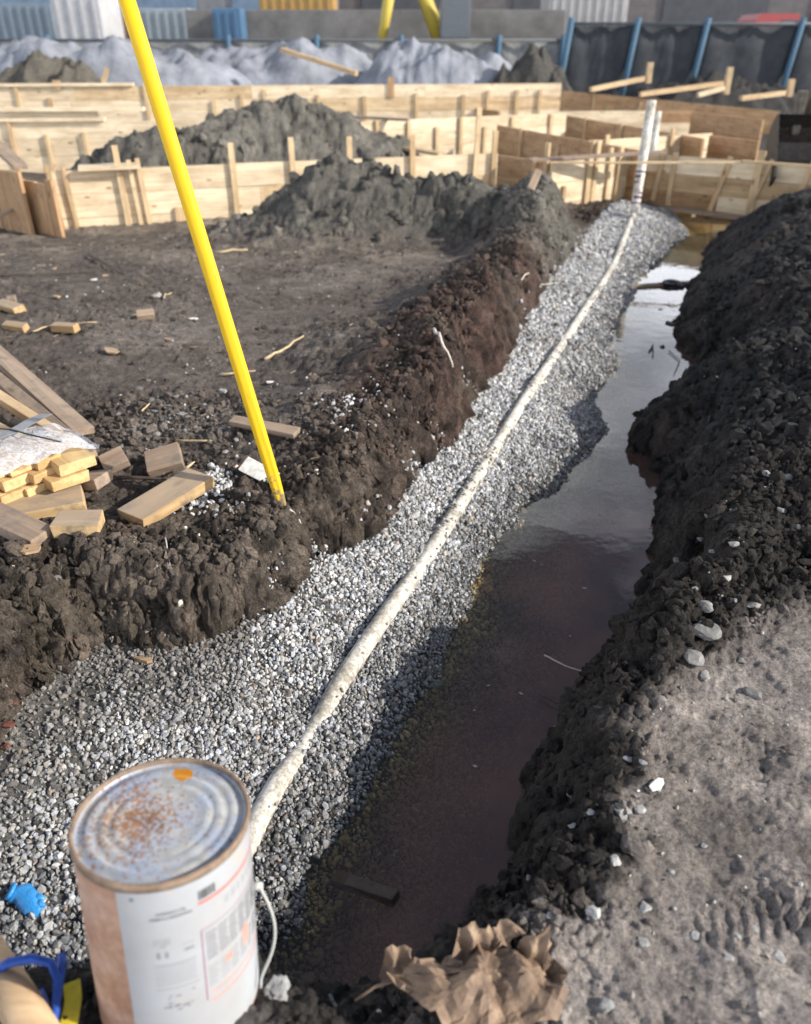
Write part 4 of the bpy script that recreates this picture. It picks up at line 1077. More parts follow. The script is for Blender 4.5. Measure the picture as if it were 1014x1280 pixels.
    # the maker's line, printed the right way up for the pail and so upside down here
    for txt, h, sz in (('MANUFACTURED', .0735, .0085), ('IN CANADA', .0630, .0085)):
        cu = bpy.data.curves.new('line', 'FONT'); cu.body = txt; cu.size = sz; cu.align_x = 'CENTER'; cu.align_y = 'CENTER'
        to = bpy.data.objects.new('line', cu)
        COL.objects.link(to)
        dg = bpy.context.evaluated_depsgraph_get(); me = bpy.data.meshes.new_from_object(to.evaluated_get(dg))
        COL.objects.unlink(to); bpy.data.objects.remove(to)
        for v in me.vertices:
            a = math.radians(-6) - v.co.x / RL; z = H0 - h - v.co.y
            v.co = ((RL + .0006) * math.cos(a), (RL + .0006) * math.sin(a), z)
        me.materials.clear(); o = link('printed_text', me, blk, lab)
    # bail: white wire handle hanging down the right flank, with its ear
    wire = plain_material('white_coated_wire', (0.36, 0.36, 0.34), 0.45, 20, .1)
    pts = []
    for i in range(25):
        t = i / 24; a = math.radians(88) + math.radians(-64) * math.sin(math.pi * t) * 0.0
        pts.append(((R0 + .012 + .022 * math.sin(math.pi * min(1, t * 1.2))) * math.cos(math.radians(78 - 20 * t)), (R0 + .012 + .026 * math.sin(math.pi * min(1, t * 1.1))) * math.sin(math.radians(78 - 20 * t)), .235 - .20 * t))
    link('bail_wire', tube_mesh(pts, .0030, 8), wire, e)
    link('bail_ear', tube_mesh([(R0 * math.cos(math.radians(78)) * .98, R0 * math.sin(math.radians(78)) * .98, .24), (R0 * math.cos(math.radians(78)) * 1.12, R0 * math.sin(math.radians(78)) * 1.12, .24)], [.010, .006], 12), wire, e)
pail()
# ================ PART 3: loose timber on the left bank
def up(p, h): return Vector((p[0], p[1], p[2] + h))
def off(p, dx, dy, dz=0.0): return Vector((p[0] + dx, p[1] + dy, p[2] + dz))
# stack of sawn offcuts; the cut ends face the trench, the boards run back to the left
ax = Vector((-0.78, 0.62, 0.0)).normalized(); sd = Vector((ax.y, -ax.x, 0))          # sd: along the row of ends, to the right and away
base = on(52, 640); base.z = max(base.z, gz(base.x, base.y)) + 0.012
GB = 'sawn boards in the short stack'
def stack_board(u, v, z, w, th, L0, lab, mat=None, tw=0.0, seed=0):
    """front end centre at pixel (u,v) at height z"""
    p = W(u, v, z); a = Matrix.Rotation(tw, 3, 'Z') @ ax
    return lumber('board', p, p + a * L0, w, th, mat or M['fresh'], lab, 'board', GB, seed=seed, rough=0.004)
zb = base.z
stack_board(22, 621, zb + .045, .125, .050, .8, 'bottom board of the stack with rounded dark edge', seed=1)
stack_board(54, 612, zb + .045, .128, .050, .8, 'bottom board of the stack lying beside the wide one', seed=2)
stack_board(-10, 632, zb + .045, .12, .05, .8, 'bottom board of the stack farthest from the trench', seed=21)
stack_board(26, 601, zb + .098, .135, .042, .8, 'second layer board of the stack with a clean end', seed=3)
stack_board(60, 594, zb + .098, .115, .042, .8, 'second layer board of the stack beside the loose top piece', seed=4)
stack_board(-6, 608, zb + .098, .12, .042, .8, 'second layer board at the outer end of the stack', seed=22)
stack_board(32, 584, zb + .142, .125, .042, .8, 'top layer board under the plastic sheet, cut end showing', seed=5)
stack_board(62, 577, zb + .142, .10, .042, .8, 'narrow top layer board under the plastic sheet', seed=6)
stack_board(-4, 594, zb + .142, .12, .042, .8, 'top layer board at the outer end of the stack', seed=23)
stack_board(97, 582, zb + .125, .150, .046, .30, 'wide short block topmost at the trench end of the stack', tw=-.15, seed=7)
stack_board(89, 602, zb + .075, .155, .044, .32, 'wide short block under the topmost trench end block', tw=-.1, seed=8)
# grey boards lying on top under the sheet
for i, (k, lab) in enumerate(((0.0, 'grey weathered board on top of the stack near its cut ends'), (0.14, 'grey weathered board on the stack beside the strap'))):
    p = W(10, 560, zb + .185) + ax * (0.03 + .02 * i) + sd * (-0.12 + k)
    lumber('board', p, p + ax * .6, .128, .036, M['oldwood'], lab, 'board', 'weathered boards on the stack', seed=30 + i)
# clear plastic sheet drawn over the top with a wrinkled hem
m, nt, b = new_mat('cloudy_plastic_sheet')
tc = N(nt, 'ShaderNodeTexCoord'); n1 = N(nt, 'ShaderNodeTexNoise', Scale=40.0, Detail=5.0, Roughness=0.6, Distortion=1.5); L(nt, tc.outputs['Object'], n1.inputs['Vector'])
b.inputs['Base Color'].default_value = (0.62, 0.63, 0.66, 1); b.inputs['Roughness'].default_value = 0.22
ar = ramp(nt, n1.outputs['Fac'], [(0.35, (0.30,) * 3), (0.65, (0.75,) * 3)]); L(nt, ar.outputs['Color'], b.inputs['Alpha'])
bump(nt, b, n1.outputs['Fac'], 0.6, 0.01)
o0 = W(8, 576, zb + .205)
nu, nv = 40, 14; V = []
for j in range(nv):
    for i in range(nu):
        a = -0.30 + 0.66 * i / (nu - 1); t = j / (nv - 1)
        p = o0 + sd * a + ax * (0.26 * t - 0.045)
        wv = mnoise.noise(Vector((a * 14, t * 5, 0.3))) * .016 + mnoise.noise(Vector((a * 40, t * 16, 4.3))) * .007
        drop = -0.030 * max(0, 1 - t * 3.5) - 0.05 * max(0, (a - 0.20) / 0.16) ** 2
        V.append((p.x, p.y, p.z + wv + drop + .006))
sh = link('plastic_sheet', mesh_np('plastic_sheet', V, grid_faces(nv, nu)), m)
tag(sh, 'crumpled clear plastic sheet drawn over the lumber stack', 'sheet')
strap = [W(0, 552, zb + .225) + ax * .05, W(20, 538, zb + .225), W(44, 524, zb + .22), W(58, 518, zb + .19)]
def ribbon(name, pts, w, th, mat, side=Vector((0, 0, 1))):
    V = []; F = []; n = len(pts)
    for i, p in enumerate(pts):
        d = (pts[min(i + 1, n - 1)] - pts[max(i - 1, 0)]).normalized(); s_ = d.cross(side).normalized() * w / 2; q = Vector((0, 0, th))
        V += [(p - s_)[:], (p + s_)[:], (p + s_ + q)[:], (p - s_ + q)[:]]
    for i in range(n - 1):
        for k in range(4): F.append((i * 4 + k, i * 4 + (k + 1) % 4, i * 4 + 4 + (k + 1) % 4, i * 4 + 4 + k))
    F.append((3, 2, 1, 0)); F.append(((n - 1) * 4, (n - 1) * 4 + 1, (n - 1) * 4 + 2, (n - 1) * 4 + 3))
    return link(name, mesh_np(name, V, F, False), mat)
M['strap'] = plain_material('grey_black_strap', (0.16, 0.165, 0.175), 0.5, 40, .3)
tag(ribbon('strap', strap, .055, .003, M['strap']), 'flat dark grey strap across the top of the lumber stack', 'strap')
M['cord'] = plain_material('black_cord', (0.02, 0.02, 0.022), 0.6)
tag(link('cord', tube_mesh([W(-6, 535, zb + .225), W(14, 537, zb + .23), W(40, 544, zb + .232), W(62, 549, zb + .225), W(78, 553, zb + .19)], .0035, 6), M['cord']), 'thin black cord lying over the lumber stack', 'cord')
# long planks running out of frame behind the stack
GL = 'long planks beside the stack'
for i, (u0, v0, u1, v1, w, th, h, lab) in enumerate(((104, 540, -60, 392, .105, .034, .045, 'widest long grey pink plank lying behind the stack'),
        (114, 572, -60, 425, .06, .045, .085, 'narrow long plank with a black gap under it'),
        (74, 545, -70, 452, .055, .040, .150, 'pale clean long plank resting on the stack edge'),
        (104, 588, 45, 548, .05, .040, .09, 'short splintered pale plank end beside the strap'))):
    a = W(u0, v0, zb + h - .03); b_ = W(u1, v1, zb + h + .05)
    lumber('plank', a, b_, w, th, M['oldwood'] if i != 2 else M['stake'], lab, 'plank', GL, seed=50 + i, rough=.004, roll=(.12, -.2, .05, .1)[i])
# loose blocks around the stack
def block(u0, v0, u1, v1, w, th, lab, mat, h=0.0, roll=0.0, seed=0, tilt=0.0, cat='block'):
    a = on(u0, v0); b_ = on(u1, v1)
    z = max(a.z, b_.z, gz((a.x + b_.x) / 2, (a.y + b_.y) / 2)) + th * .42 + h
    a.z = z - tilt; b_.z = z + tilt
    return lumber('wood_block', a, b_, w, th, mat, lab, cat, 'loose wood offcuts on the bank', roll=roll, seed=seed, rough=.005, bev=.004)
block(166, 656, 254, 616, .135, .048, 'largest loose offcut beside the white gravel spill', M['block'], .008, .05, 1, .006)
block(72, 664, 130, 668, .135, .048, 'loose offcut with a bright sawn end below the stack', M['block'], .004, -.06, 2, -.004)
block(12, 648, 108, 632, .15, .048, 'wide muddy board lying flat under the stack end', M['block'], .0, .03, 3)
block(-10, 664, 54, 676, .10, .042, 'greyed broken board in front of the wide muddy one', M['oldwood'], .0, .1, 4, -.01)
block(106, 606, 134, 612, .12, .05, 'stubby muddy block against the trench end of the stack', M['oldwood'], .004, -.1, 5, .01)
block(130, 592, 160, 588, .09, .045, 'small dark topped block tilted in the soil', M['oldwood'], .012, .35, 6, .012)
block(186, 592, 230, 584, .12, .05, 'dark wet block propped on edge beside the largest offcut', M['oldwood'], .02, .45, 7, .01)
block(0, 386, 26, 391, .09, .05, 'pale block with an orange end near the long twig', M['block'], 0, .1, 8)
block(10, 381, 22, 380, .06, .04, 'small block resting against the pale one', M['oldwood'], .02, .2, 9)
block(8, 411, 34, 415, .06, .045, 'split tan block by the earth clods', M['block'], 0, .3, 10)
block(68, 414, 98, 418, .07, .05, 'small square pale block lying on a thin stick', M['block'], .004, .1, 11)
block(172, 399, 194, 400, .07, .045, 'brown rounded wood lump out on the trodden soil', M['oldwood'], 0, .3, 12)
block(292, 540, 372, 549, .055, .030, 'ragged grey slat behind the foot of the yellow guard', M['oldwood'], .008, .15, 13)
block(305, 590, 345, 600, .075, .008, 'white splinter of board sticking out behind the yellow guard', plain_material('whitewashed_wood', (0.55, 0.54, 0.50), .8, 40, .3), .012, .5, 14, -.02)
block(662, 250, 672, 232, .07, .022, 'grey slat standing up from the dark ridge', M['oldwood'], .05, .3, 15, .07)
# flat chips
def chip(u, v, l, w, ang, lab, mat=None, seed=0, th=.006, tilt=.12):
    p = on(u, v); r = random.Random(seed)
    bm = bmesh.new(); n = 7
    pts = [(l / 2 * math.cos(2 * math.pi * k / n) * r.uniform(.75, 1.15), w / 2 * math.sin(2 * math.pi * k / n) * r.uniform(.7, 1.2)) for k in range(n)]
    t = [bm.verts.new((x, y, th / 2 + r.uniform(0, th))) for x, y in pts]; q = [bm.verts.new((x * .96, y * .96, -th / 2)) for x, y in pts]
    bm.faces.new(t); bm.faces.new(q[::-1])
    for k in range(n): bm.faces.new((q[k], q[(k + 1) % n], t[(k + 1) % n], t[k]))
    o = link('wood_chip', bm_mesh(bm, 'wood_chip'), mat or M['chip'])
    o.location = up(p, th * .5 + .006); o.rotation_euler = (r.uniform(-tilt, tilt), r.uniform(-tilt, tilt), ang)
    return tag(o, lab, 'chip', 'wood chips and scraps on the soil')
M['paper'] = plain_material('white_scrap', (0.62, 0.61, 0.58), .8, 60, .2)
chip(72, 373, .15, .055, 2.2, 'long pointed tan chip near the dark twig', seed=1)
chip(140, 441, .13, .075, 2.5, 'rounded brown chip alone on the trodden soil', seed=2)
chip(38, 691, .09, .085, .4, 'square brown chip in front of the greyed board', seed=3)
chip(243, 400, .07, .035, .2, 'small white scrap of paper on the flat soil', M['paper'], 4, .003)
chip(243, 436, .05, .022, .1, 'tiny pale sliver on the flat soil', seed=5)
chip(210, 427, .05, .022, 2.9, 'thin buff sliver lying beside the flat trail', seed=6)
chip(338, 480, .06, .035, .6, 'white flake lying in front of the split stick', M['paper'], 7, .004)
chip(181, 830, .085, .030, -.3, 'orange brown chip on the dirty gravel under the cut', M['block'], 8, .008)
chip(118, 351, .06, .04, .5, 'pale flake right beside the long dark twig', M['paper'], 9, .004)
chip(68, 338, .05, .03, .5, 'faint pale flake between the long twig and the forms', seed=10)
chip(132, 346, .07, .045, .9, 'grey flake lying under the forked root', M['oldwood'], 11)
chip(820, 985, .06, .03, .7, 'thin pale flake on the ground with tyre marks', M['paper'], 12, .004)
M['twig'] = plain_material('dark_twig', (0.065, 0.048, 0.038), .85, 60, .4)
M['root'] = plain_material('pale_root', (0.46, 0.42, 0.36), .8, 60, .25)
M['straw'] = plain_material('straw_stick', (0.44, 0.34, 0.20), .8, 50, .3)
def twig(pix, r, lab, mat, lift=.006, name='twig', seed=0, cat='twig', z=None):
    r_ = random.Random(seed); pts = [on(u, v) if z is None else W(u, v, z) for u, v in pix]
    P = []
    for a, b_ in zip(pts[:-1], pts[1:]):
        for k in range(4):
            q = a.lerp(b_, k / 4)
            if z is None: q.z = max(q.z, gz(q.x, q.y))
            P.append(off(q, r_.uniform(-.3, .3) * r, r_.uniform(-.3, .3) * r, lift + r + abs(r_.uniform(0, .6)) * r))
    P.append(up(pts[-1], lift + r))
    n = len(P)
    o = link(name, tube_mesh(P, [r * (1 - .6 * i / n) for i in range(n)], 6, name, .2, seed), mat)
    return tag(o, lab, cat, 'twigs and sticks')
twig([(112, 322), (130, 332), (150, 344), (157, 346)], .012, 'thick dark forked root lying before the form walls', M['twig'], seed=1)
twig([(0, 348), (40, 346), (90, 344), (125, 342)], .009, 'long dark twig stretched along the soil before the forms', M['twig'], seed=2)
twig([(42, 417), (66, 410), (122, 406)], .006, 'long straw coloured stick under the square pale block', M['straw'], seed=3)
twig([(272, 319), (310, 315)], .012, 'pale stick lying behind the yellow guard', M['straw'], seed=4)
twig([(332, 455), (356, 440), (380, 424)], .010, 'split brown stick pointing towards the cut', M['straw'], seed=5)
twig([(276, 472), (320, 466)], .006, 'thin stick lying beside the white flake and split stick', M['straw'], seed=25)
twig([(205, 376), (216, 368)], .006, 'short straw bit beside the round white stone', M['straw'], seed=6)
twig([(222, 558), (265, 555)], .008, 'pale lath piece above the largest offcut', M['straw'], seed=7)
twig([(150, 602), (215, 606)], .010, 'muddy stick between the loose blocks', M['twig'], seed=8)
twig([(236, 605), (246, 596)], .007, 'cream peg standing on the largest offcut', M['straw'], .06, seed=9)
twig([(362, 640), (374, 655), (385, 683)], .0055, 'white root dangling below the yellow guard foot', M['root'], .004, seed=10, cat='root', name='root')
twig([(362, 668), (380, 678)], .003, 'hair thin white root under the dangling one', M['root'], .004, seed=11, cat='root', name='root')
twig([(430, 680), (456, 668), (468, 655)], .003, 'thin pale root curling out of the cut', M['root'], .006, seed=12, cat='root', name='root')
twig([(208, 680), (212, 700), (214, 716)], .0035, 'thin root hanging under the largest offcut', M['root'], .006, seed=13, cat='root', name='root')
twig([(224, 770), (233, 745)], .011, 'pale stub of stick stuck in the cut face', M['root'], .006, seed=14)
twig([(80, 690), (90, 705)], .005, 'straw bit in front of the lumber', M['straw'], seed=15)
twig([(178, 517), (188, 508)], .006, 'cream splinter among the pebbles', M['straw'], seed=16)
twig([(542, 420), (555, 445), (568, 480)], .010, 'grey root stub hanging down the tall cut face', M['root'], .02, seed=17, cat='root', name='root')
twig([(650, 360), (668, 362), (700, 358)], .006, 'thin grey twig poking out above the gravel', M['root'], .02, seed=18)
twig([(680, 823), (706, 836), (735, 846), (752, 852)], .0032, 'pale bent twig reaching over the water from the bank', M['root'], .012, seed=19, z=ZW)
twig([(675, 872), (690, 880), (702, 886)], .004, 'dark twig sticking out of the water by the bank', M['twig'], .01, seed=20, z=ZW)
twig([(812, 440), (816, 432), (816, 448)], .008, 'tiny dark forked twig floating on the bright water', M['twig'], -.004, seed=21, z=ZW)
twig([(108, 278), (108, 262), (106, 250)], .006, 'small bare sprig standing before the pale form wall', M['twig'], 0, seed=22)
twig([(836, 440), (850, 452), (842, 470)], .004, 'thin stem curving on the water beside the black bank', M['twig'], .004, seed=23, z=ZW)

# splinters and straw trodden into the left bank
sp = scatter(420, -3.6, 0.6, 2.3, 8.5, lambda x, y, g: g['onl'] & (g['hm'] < .3) & (g['spb'] > .15), .004, .016)
nS = len(sp[0]); P = np.stack([sp[0], sp[1], sp[2] + .004], -1)
bx = np.array([[-1, -.13, -.05], [1, -.10, -.04], [1, .08, -.05], [-1, .14, -.04], [-.9, -.12, .05], [.95, -.09, .05], [.9, .07, .06], [-1, .12, .05]])
bf = np.array([[0, 3, 2], [0, 2, 1], [4, 5, 6], [4, 6, 7], [0, 1, 5], [0, 5, 4], [1, 2, 6], [1, 6, 5], [2, 3, 7], [2, 7, 6], [3, 0, 4], [3, 4, 7]])
an = RNG.uniform(0, 6.28, nS); ln_ = sp[3] * RNG.uniform(1, 3.2, nS)
vv = bx[None] * np.stack([ln_, np.clip(ln_, .006, .03), ln_ * .8], -1)[:, None, :]
vr_ = np.stack([vv[..., 0] * np.cos(an)[:, None] - vv[..., 1] * np.sin(an)[:, None], vv[..., 0] * np.sin(an)[:, None] + vv[..., 1] * np.cos(an)[:, None], vv[..., 2] + .25 * vv[..., 0] * RNG.uniform(-.4, .4, nS)[:, None]], -1) + P[:, None, :]
me = mesh_np('wood_splinters', vr_.reshape(-1, 3), (bf[None] + 8 * np.arange(nS)[:, None, None]).reshape(-1, 3), False)
tn = RNG.uniform(.12, .42, nS); set_col(me, per_vert(np.stack([tn, tn * .82, tn * .58, tn * 0], -1), 8))
tag(stuff(link('wood_splinters', me, M['stone'])), 'tiny wood splinters trodden into the bank with the lumber', 'splinters')

# ------------------------------------------------------------------ single stones
def stone_mesh(r, seed, jag=.5, flat=.5):
    rr_ = np.random.default_rng(seed)
    bm = bmesh.new(); bmesh.ops.create_icosphere(bm, subdivisions=3 if r > .035 else 2, radius=1)
    ax_ = rr_.uniform(.75, 1.2, 3) * np.array([1, 1, flat])
    cut = [(Vector(rr_.normal(size=3)).normalized(), rr_.uniform(.45, .85)) for _ in range(9)]
    for v in bm.verts:
        p = v.co.copy()
        for n_, d_ in cut:
            k = p.dot(n_) - d_
            if k > 0: p -= n_ * k * .85
        p *= 1 + jag * .5 * mnoise.noise(p * 2.1 + Vector((seed, 0, 0))) + jag * .3 * mnoise.noise(p * 5.3 + Vector((0, seed, 0)))
        v.co = Vector((p.x * ax_[0], p.y * ax_[1], p.z * ax_[2])) * r
    me = bm_mesh(bm, 'stone', False)
    return me
def stone(u, v, px, tone, lab, group, seed, hue=(1, .97, .92), cat='stone', sink=.25, z=None, mat=None):
    p = on(u, v) if z is None else W(u, v, z)
    dist = (p - Vector((0, 0, CAM_H))).length
    r = px * dist / FPX / 2
    tone *= .60; r *= .95
    me = stone_mesh(r, seed)
    set_col(me, np.tile(np.array([[tone * hue[0], tone * hue[1], tone * hue[2], 0]]), (len(me.vertices), 1)))
    o = link('stone', me, mat or M['stone'])
    o.location = up(p, r * (.45 - sink)); o.rotation_euler = (0, 0, seed * 1.3)
    return tag(o, lab, cat, group)
G1 = 'pale stones on the black clod bank'
for i, (u, v, px, t) in enumerate(((893, 693, 13, .42), (916, 688, 17, .40), (905, 723, 20, .55), (880, 764, 20, .34), (940, 757, 18, .38), (917, 756, 12, .36), (880, 850, 16, .34), (826, 875, 14, .34), (848, 705, 15, .30), (875, 680, 11, .33), (884, 650, 12, .3), (958, 595, 14, .36), (985, 600, 12, .3), (1000, 660, 12, .38), (976, 640, 11, .36), (925, 830, 13, .28), (1004, 540, 10, .3), (952, 715, 9, .4), (900, 745, 9, .45), (915, 640, 9, .33), (942, 565, 10, .27), (868, 738, 10, .3))):
    stone(u, v, px, t, 'pale angular stone in the crest of the black clod bank', G1, i + 1)
stone(878, 793, 34, .27, 'biggest grey lump on the crest of the black clod bank', None, 41)
stone(866, 828, 28, .30, 'upright pale slab of dry clay below the big grey lump', None, 42)
stone(938, 870, 24, .24, 'dull grey stone half buried where the tyre marks begin', None, 43)
G2 = 'white chips on the trodden ground'
for i, (u, v, px, t) in enumerate(((715, 1035, 24, .62), (778, 1020, 27, .45), (738, 1018, 15, .55), (800, 1013, 17, .55), (757, 1031, 9, .5), (823, 987, 13, .6), (785, 950, 12, .5), (803, 955, 13, .42), (768, 1078, 19, .5), (742, 1142, 19, .55), (806, 1138, 18, .5), (870, 1172, 16, .5), (942, 1163, 12, .42), (911, 1200, 15, .5), (972, 1198, 15, .5), (921, 1172, 11, .45), (757, 1260, 18, .4), (803, 1180, 14, .4), (790, 1047, 9, .5), (712, 997, 8, .4), (880, 1060, 9, .4), (840, 1090, 10, .45), (688, 1148, 11, .4), (660, 1100, 9, .4))):
    stone(u, v, px, t, 'white stone chip pressed into the trodden ground', G2, i + 60, hue=(1, 1, .97), sink=.4)
G3 = 'pebbles around the loose wood'
for i, (u, v, px, t) in enumerate(((175, 487, 12, .2), (160, 506, 13, .2), (190, 505, 17, .17), (210, 512, 15, .2), (228, 520, 13, .36), (236, 523, 10, .38), (194, 516, 12, .3), (214, 540, 11, .34), (205, 527, 10, .3), (197, 545, 10, .3), (180, 530, 11, .22), (148, 520, 10, .25), (168, 540, 12, .24), (245, 535, 9, .33), (222, 498, 9, .3), (120, 560, 10, .2), (152, 560, 9, .25), (255, 508, 9, .28), (200, 560, 9, .24), (283, 569, 9, .4), (186, 478, 9, .3), (240, 555, 8, .3))):
    stone(u, v, px, t, 'grey pebble among the dark clods beside the loose wood', G3, i + 100)
stone(197, 372, 14, .46, 'round white stone lying on the trodden soil', None, 140)
stone(274, 540, 17, .40, 'pale flat stone at the end of the ragged grey slat', None, 141)
stone(296, 552, 11, .45, 'small round white stone between slat and yellow guard foot', None, 142)
stone(278, 490, 13, .42, 'knobbly whitish stone beside the yellow guard shaft', None, 143)
stone(292, 493, 11, .36, 'small buff stone next to the knobbly whitish one', None, 144)
stone(177, 723, 12, .38, 'pale stone in the cut face below the largest offcut', None, 145)
stone(195, 720, 13, .42, 'buff stone embedded in the cut face', None, 146)
stone(75, 727, 17, .28, 'grey angular stone embedded in the cut below the stack', None, 147)
stone(546, 860, 24, .16, 'greenish grey stone at the gravel edge under water', None, 148, hue=(.9, 1, .85))
stone(360, 872, 16, .20, 'brown stone lying on the gravel beside the pipe', None, 149, hue=(1.1, .95, .7))
black = plain_material('wet_black_soil', (0.018, 0.017, 0.017), .6, 50, .5, bstr=.8, bdist=.02)
def clod_island(u, v, px, lab, seed, sink=.2):
    p = W(u, v, ZW); dist = (p - Vector((0, 0, CAM_H))).length; r = px * dist / FPX / 2
    me = stone_mesh(r, seed, .9, .5); o = link('soil_clod', me, black); o.location = up(p, r * (.2 - sink)); tag(o, lab, 'clod')
clod_island(843, 356, 34, 'black lump of soil standing out of the bright water', 160)
clod_island(839, 405, 13, 'small dark stone at the edge of the black bank', 161)
clod_island(828, 434, 9, 'tiny dark clod floating by the forked twig', 162)
clod_island(826, 387, 5, 'speck of dark soil in the bright water', 163)
lumber('submerged_stick', W(418, 1098, ZW - .02), W(495, 1125, ZW + .004), .035, .03, M['twig'], 'blackened stick lying in the shallow end of the water', 'stick', rough=.004)
lumber('board', W(790, 358, ZW + .01), W(880, 352, ZW + .015), .05, .025, M['oldwood'], 'wet lath floating across the water below the amber puddle', 'lath')
G4 = 'stones in the shallow end of the water'
for i, (u, v, px, t, hu) in enumerate(((432, 1132, 22, .16, (.8, 1, .95)), (452, 1148, 15, .2, (1, 1, 1)), (420, 1180, 16, .3, (1, 1, 1)), (395, 1200, 18, .3, (1, 1, 1)), (470, 1180, 13, .22, (1, .9, .8)), (440, 1090, 14, .14, (1, .55, .4)), (412, 1110, 12, .16, (1, .6, .45)), (385, 1228, 26, .3, (1, 1, 1)), (345, 1250, 40, .42, (1, 1, 1)), (435, 1240, 22, .2, (1, 1, 1)), (460, 1215, 18, .16, (1, 1, 1)), (500, 1200, 16, .14, (1, 1, 1)), (410, 1258, 26, .24, (1, 1, 1)))):
    stone(u, v, px, t, 'dull wet stone at the shallow end of the water by the leaf', G4, i + 180, hue=hu)
# fragments of red brick and rusty roots at the left foot of the cut
redm = plain_material('crumbled_brick', (0.13, 0.048, 0.034), .95, 60, .6, bstr=.9, bdist=.015)
G5 = 'red brick crumbs in the cut'
for i, (u, v, px) in enumerate(((12, 915, 24), (20, 890, 20), (28, 868, 18), (8, 935, 18), (36, 850, 14), (85, 815, 16), (95, 805, 14), (105, 822, 12), (72, 822, 12), (60, 835, 12), (170, 750, 9), (202, 748, 10), (215, 727, 9), (216, 703, 8), (300, 585, 14), (340, 518, 9), (690, 905, 16), (705, 895, 14), (722, 888, 16), (740, 878, 12), (712, 910, 12))):
    stone(u, v, px * .7, .2, 'crumb of red brick in the soil of the trench side', G5, i + 220, mat=redm, cat='brick crumb')
# floating scraps on the water
sc_m = plain_material('pale_leaf_scrap', (0.34, 0.32, 0.27), .7, 60, .3)
G6 = 'scraps floating on the water'
for i in range(46):
    u, v = random.uniform(560, 860), random.uniform(440, 1000)
    p = W(u, v, ZW)
    if gz(p.x, p.y) > ZW - .05: continue
    l = random.uniform(.004, .013)
    V = [(-l, -l * .3, 0), (l * .4, -l * .5, 0.001), (l, l * .2, 0.002), (-l * .2, l * .5, .001)]
    o = link('leaf_scrap', mesh_np('leaf_scrap', V, [(0, 1, 2, 3)]), sc_m, loc=(p.x, p.y, ZW + .002)); o.rotation_euler = (0, 0, i * 1.7)
    tag(o, 'tiny pale scrap floating on the brown water', 'scrap', G6)

# ------------------------------------------------------------------ near litter: glove, leaf, pole and strap
def glove():
    m, nt, b = new_mat('blue_nitrile'); tc = N(nt, 'ShaderNodeTexCoord')
    n1 = N(nt, 'ShaderNodeTexNoise', Scale=60.0, Detail=4.0, Distortion=1.0); L(nt, tc.outputs['Object'], n1.inputs['Vector'])
    b.inputs['Base Color'].default_value = (0.03, 0.22, 0.52, 1); b.inputs['Roughness'].default_value = 0.4; bump(nt, b, n1.outputs['Fac'], .5, .006)
    a = on(14, 1122); c = on(56, 1142); d = (c - a); L0 = d.length
    e = empty('rubber_glove', up(a, .0), 'crumpled bright blue rubber glove on the dirty gravel', 'glove', rz=math.atan2(d.y, d.x))
    nu_, nv_ = 26, 14; V = []
    for i in range(nu_):
        t = i / (nu_ - 1)
        w = np.interp(t, [0, .06, .2, .5, .72, .8, .92, 1], [.010, .024, .032, .036, .030, .020, .019, .012])
        h = np.interp(t, [0, .1, .3, .6, .85, 1], [.010, .026, .032, .026, .020, .008])
        for j in range(nv_):
            q = 2 * math.pi * j / nv_
            k = 1 + .22 * mnoise.noise(Vector((t * 6, math.cos(q) * 1.6, math.sin(q) * 1.6)))
            V.append((t * L0 * 1.02, w * math.cos(q) * k + .012 * math.sin(t * 5), .012 + max(-.008, h * math.sin(q) * k)))
    F = [(i * nv_ + j, i * nv_ + (j + 1) % nv_, (i + 1) * nv_ + (j + 1) % nv_, (i + 1) * nv_ + j) for i in range(nu_ - 1) for j in range(nv_)]
    link('palm', mesh_np('palm', V, F), m, e)
    e.scale = (.98, .85, .62)
    link('cuff', lathe_mesh([(.020, 0), (.027, .004), (.028, .010), (.024, .012), (.018, .006)], 20, 'cuff'), m, e, (0.012, .004, .026)).rotation_euler = (.3, -1.1, 0)
    for k, (y0, dy, l) in enumerate(((.008, .004, .022), (-.006, -.002, .026))):
        link('finger', tube_mesh([(L0 * .78, y0, .016), (L0 * .78 + l * .5, y0 + dy * .5, .022), (L0 * .78 + l, y0 + dy, .010)], [.011, .0095, .006], 10, jit=.12, seed=k), m, e)
    link('thumb', tube_mesh([(L0 * .62, .012, .016), (L0 * .74, .026, .022), (L0 * .84, .030, .016)], [.012, .010, .007], 10, jit=.12), m, e)
glove()
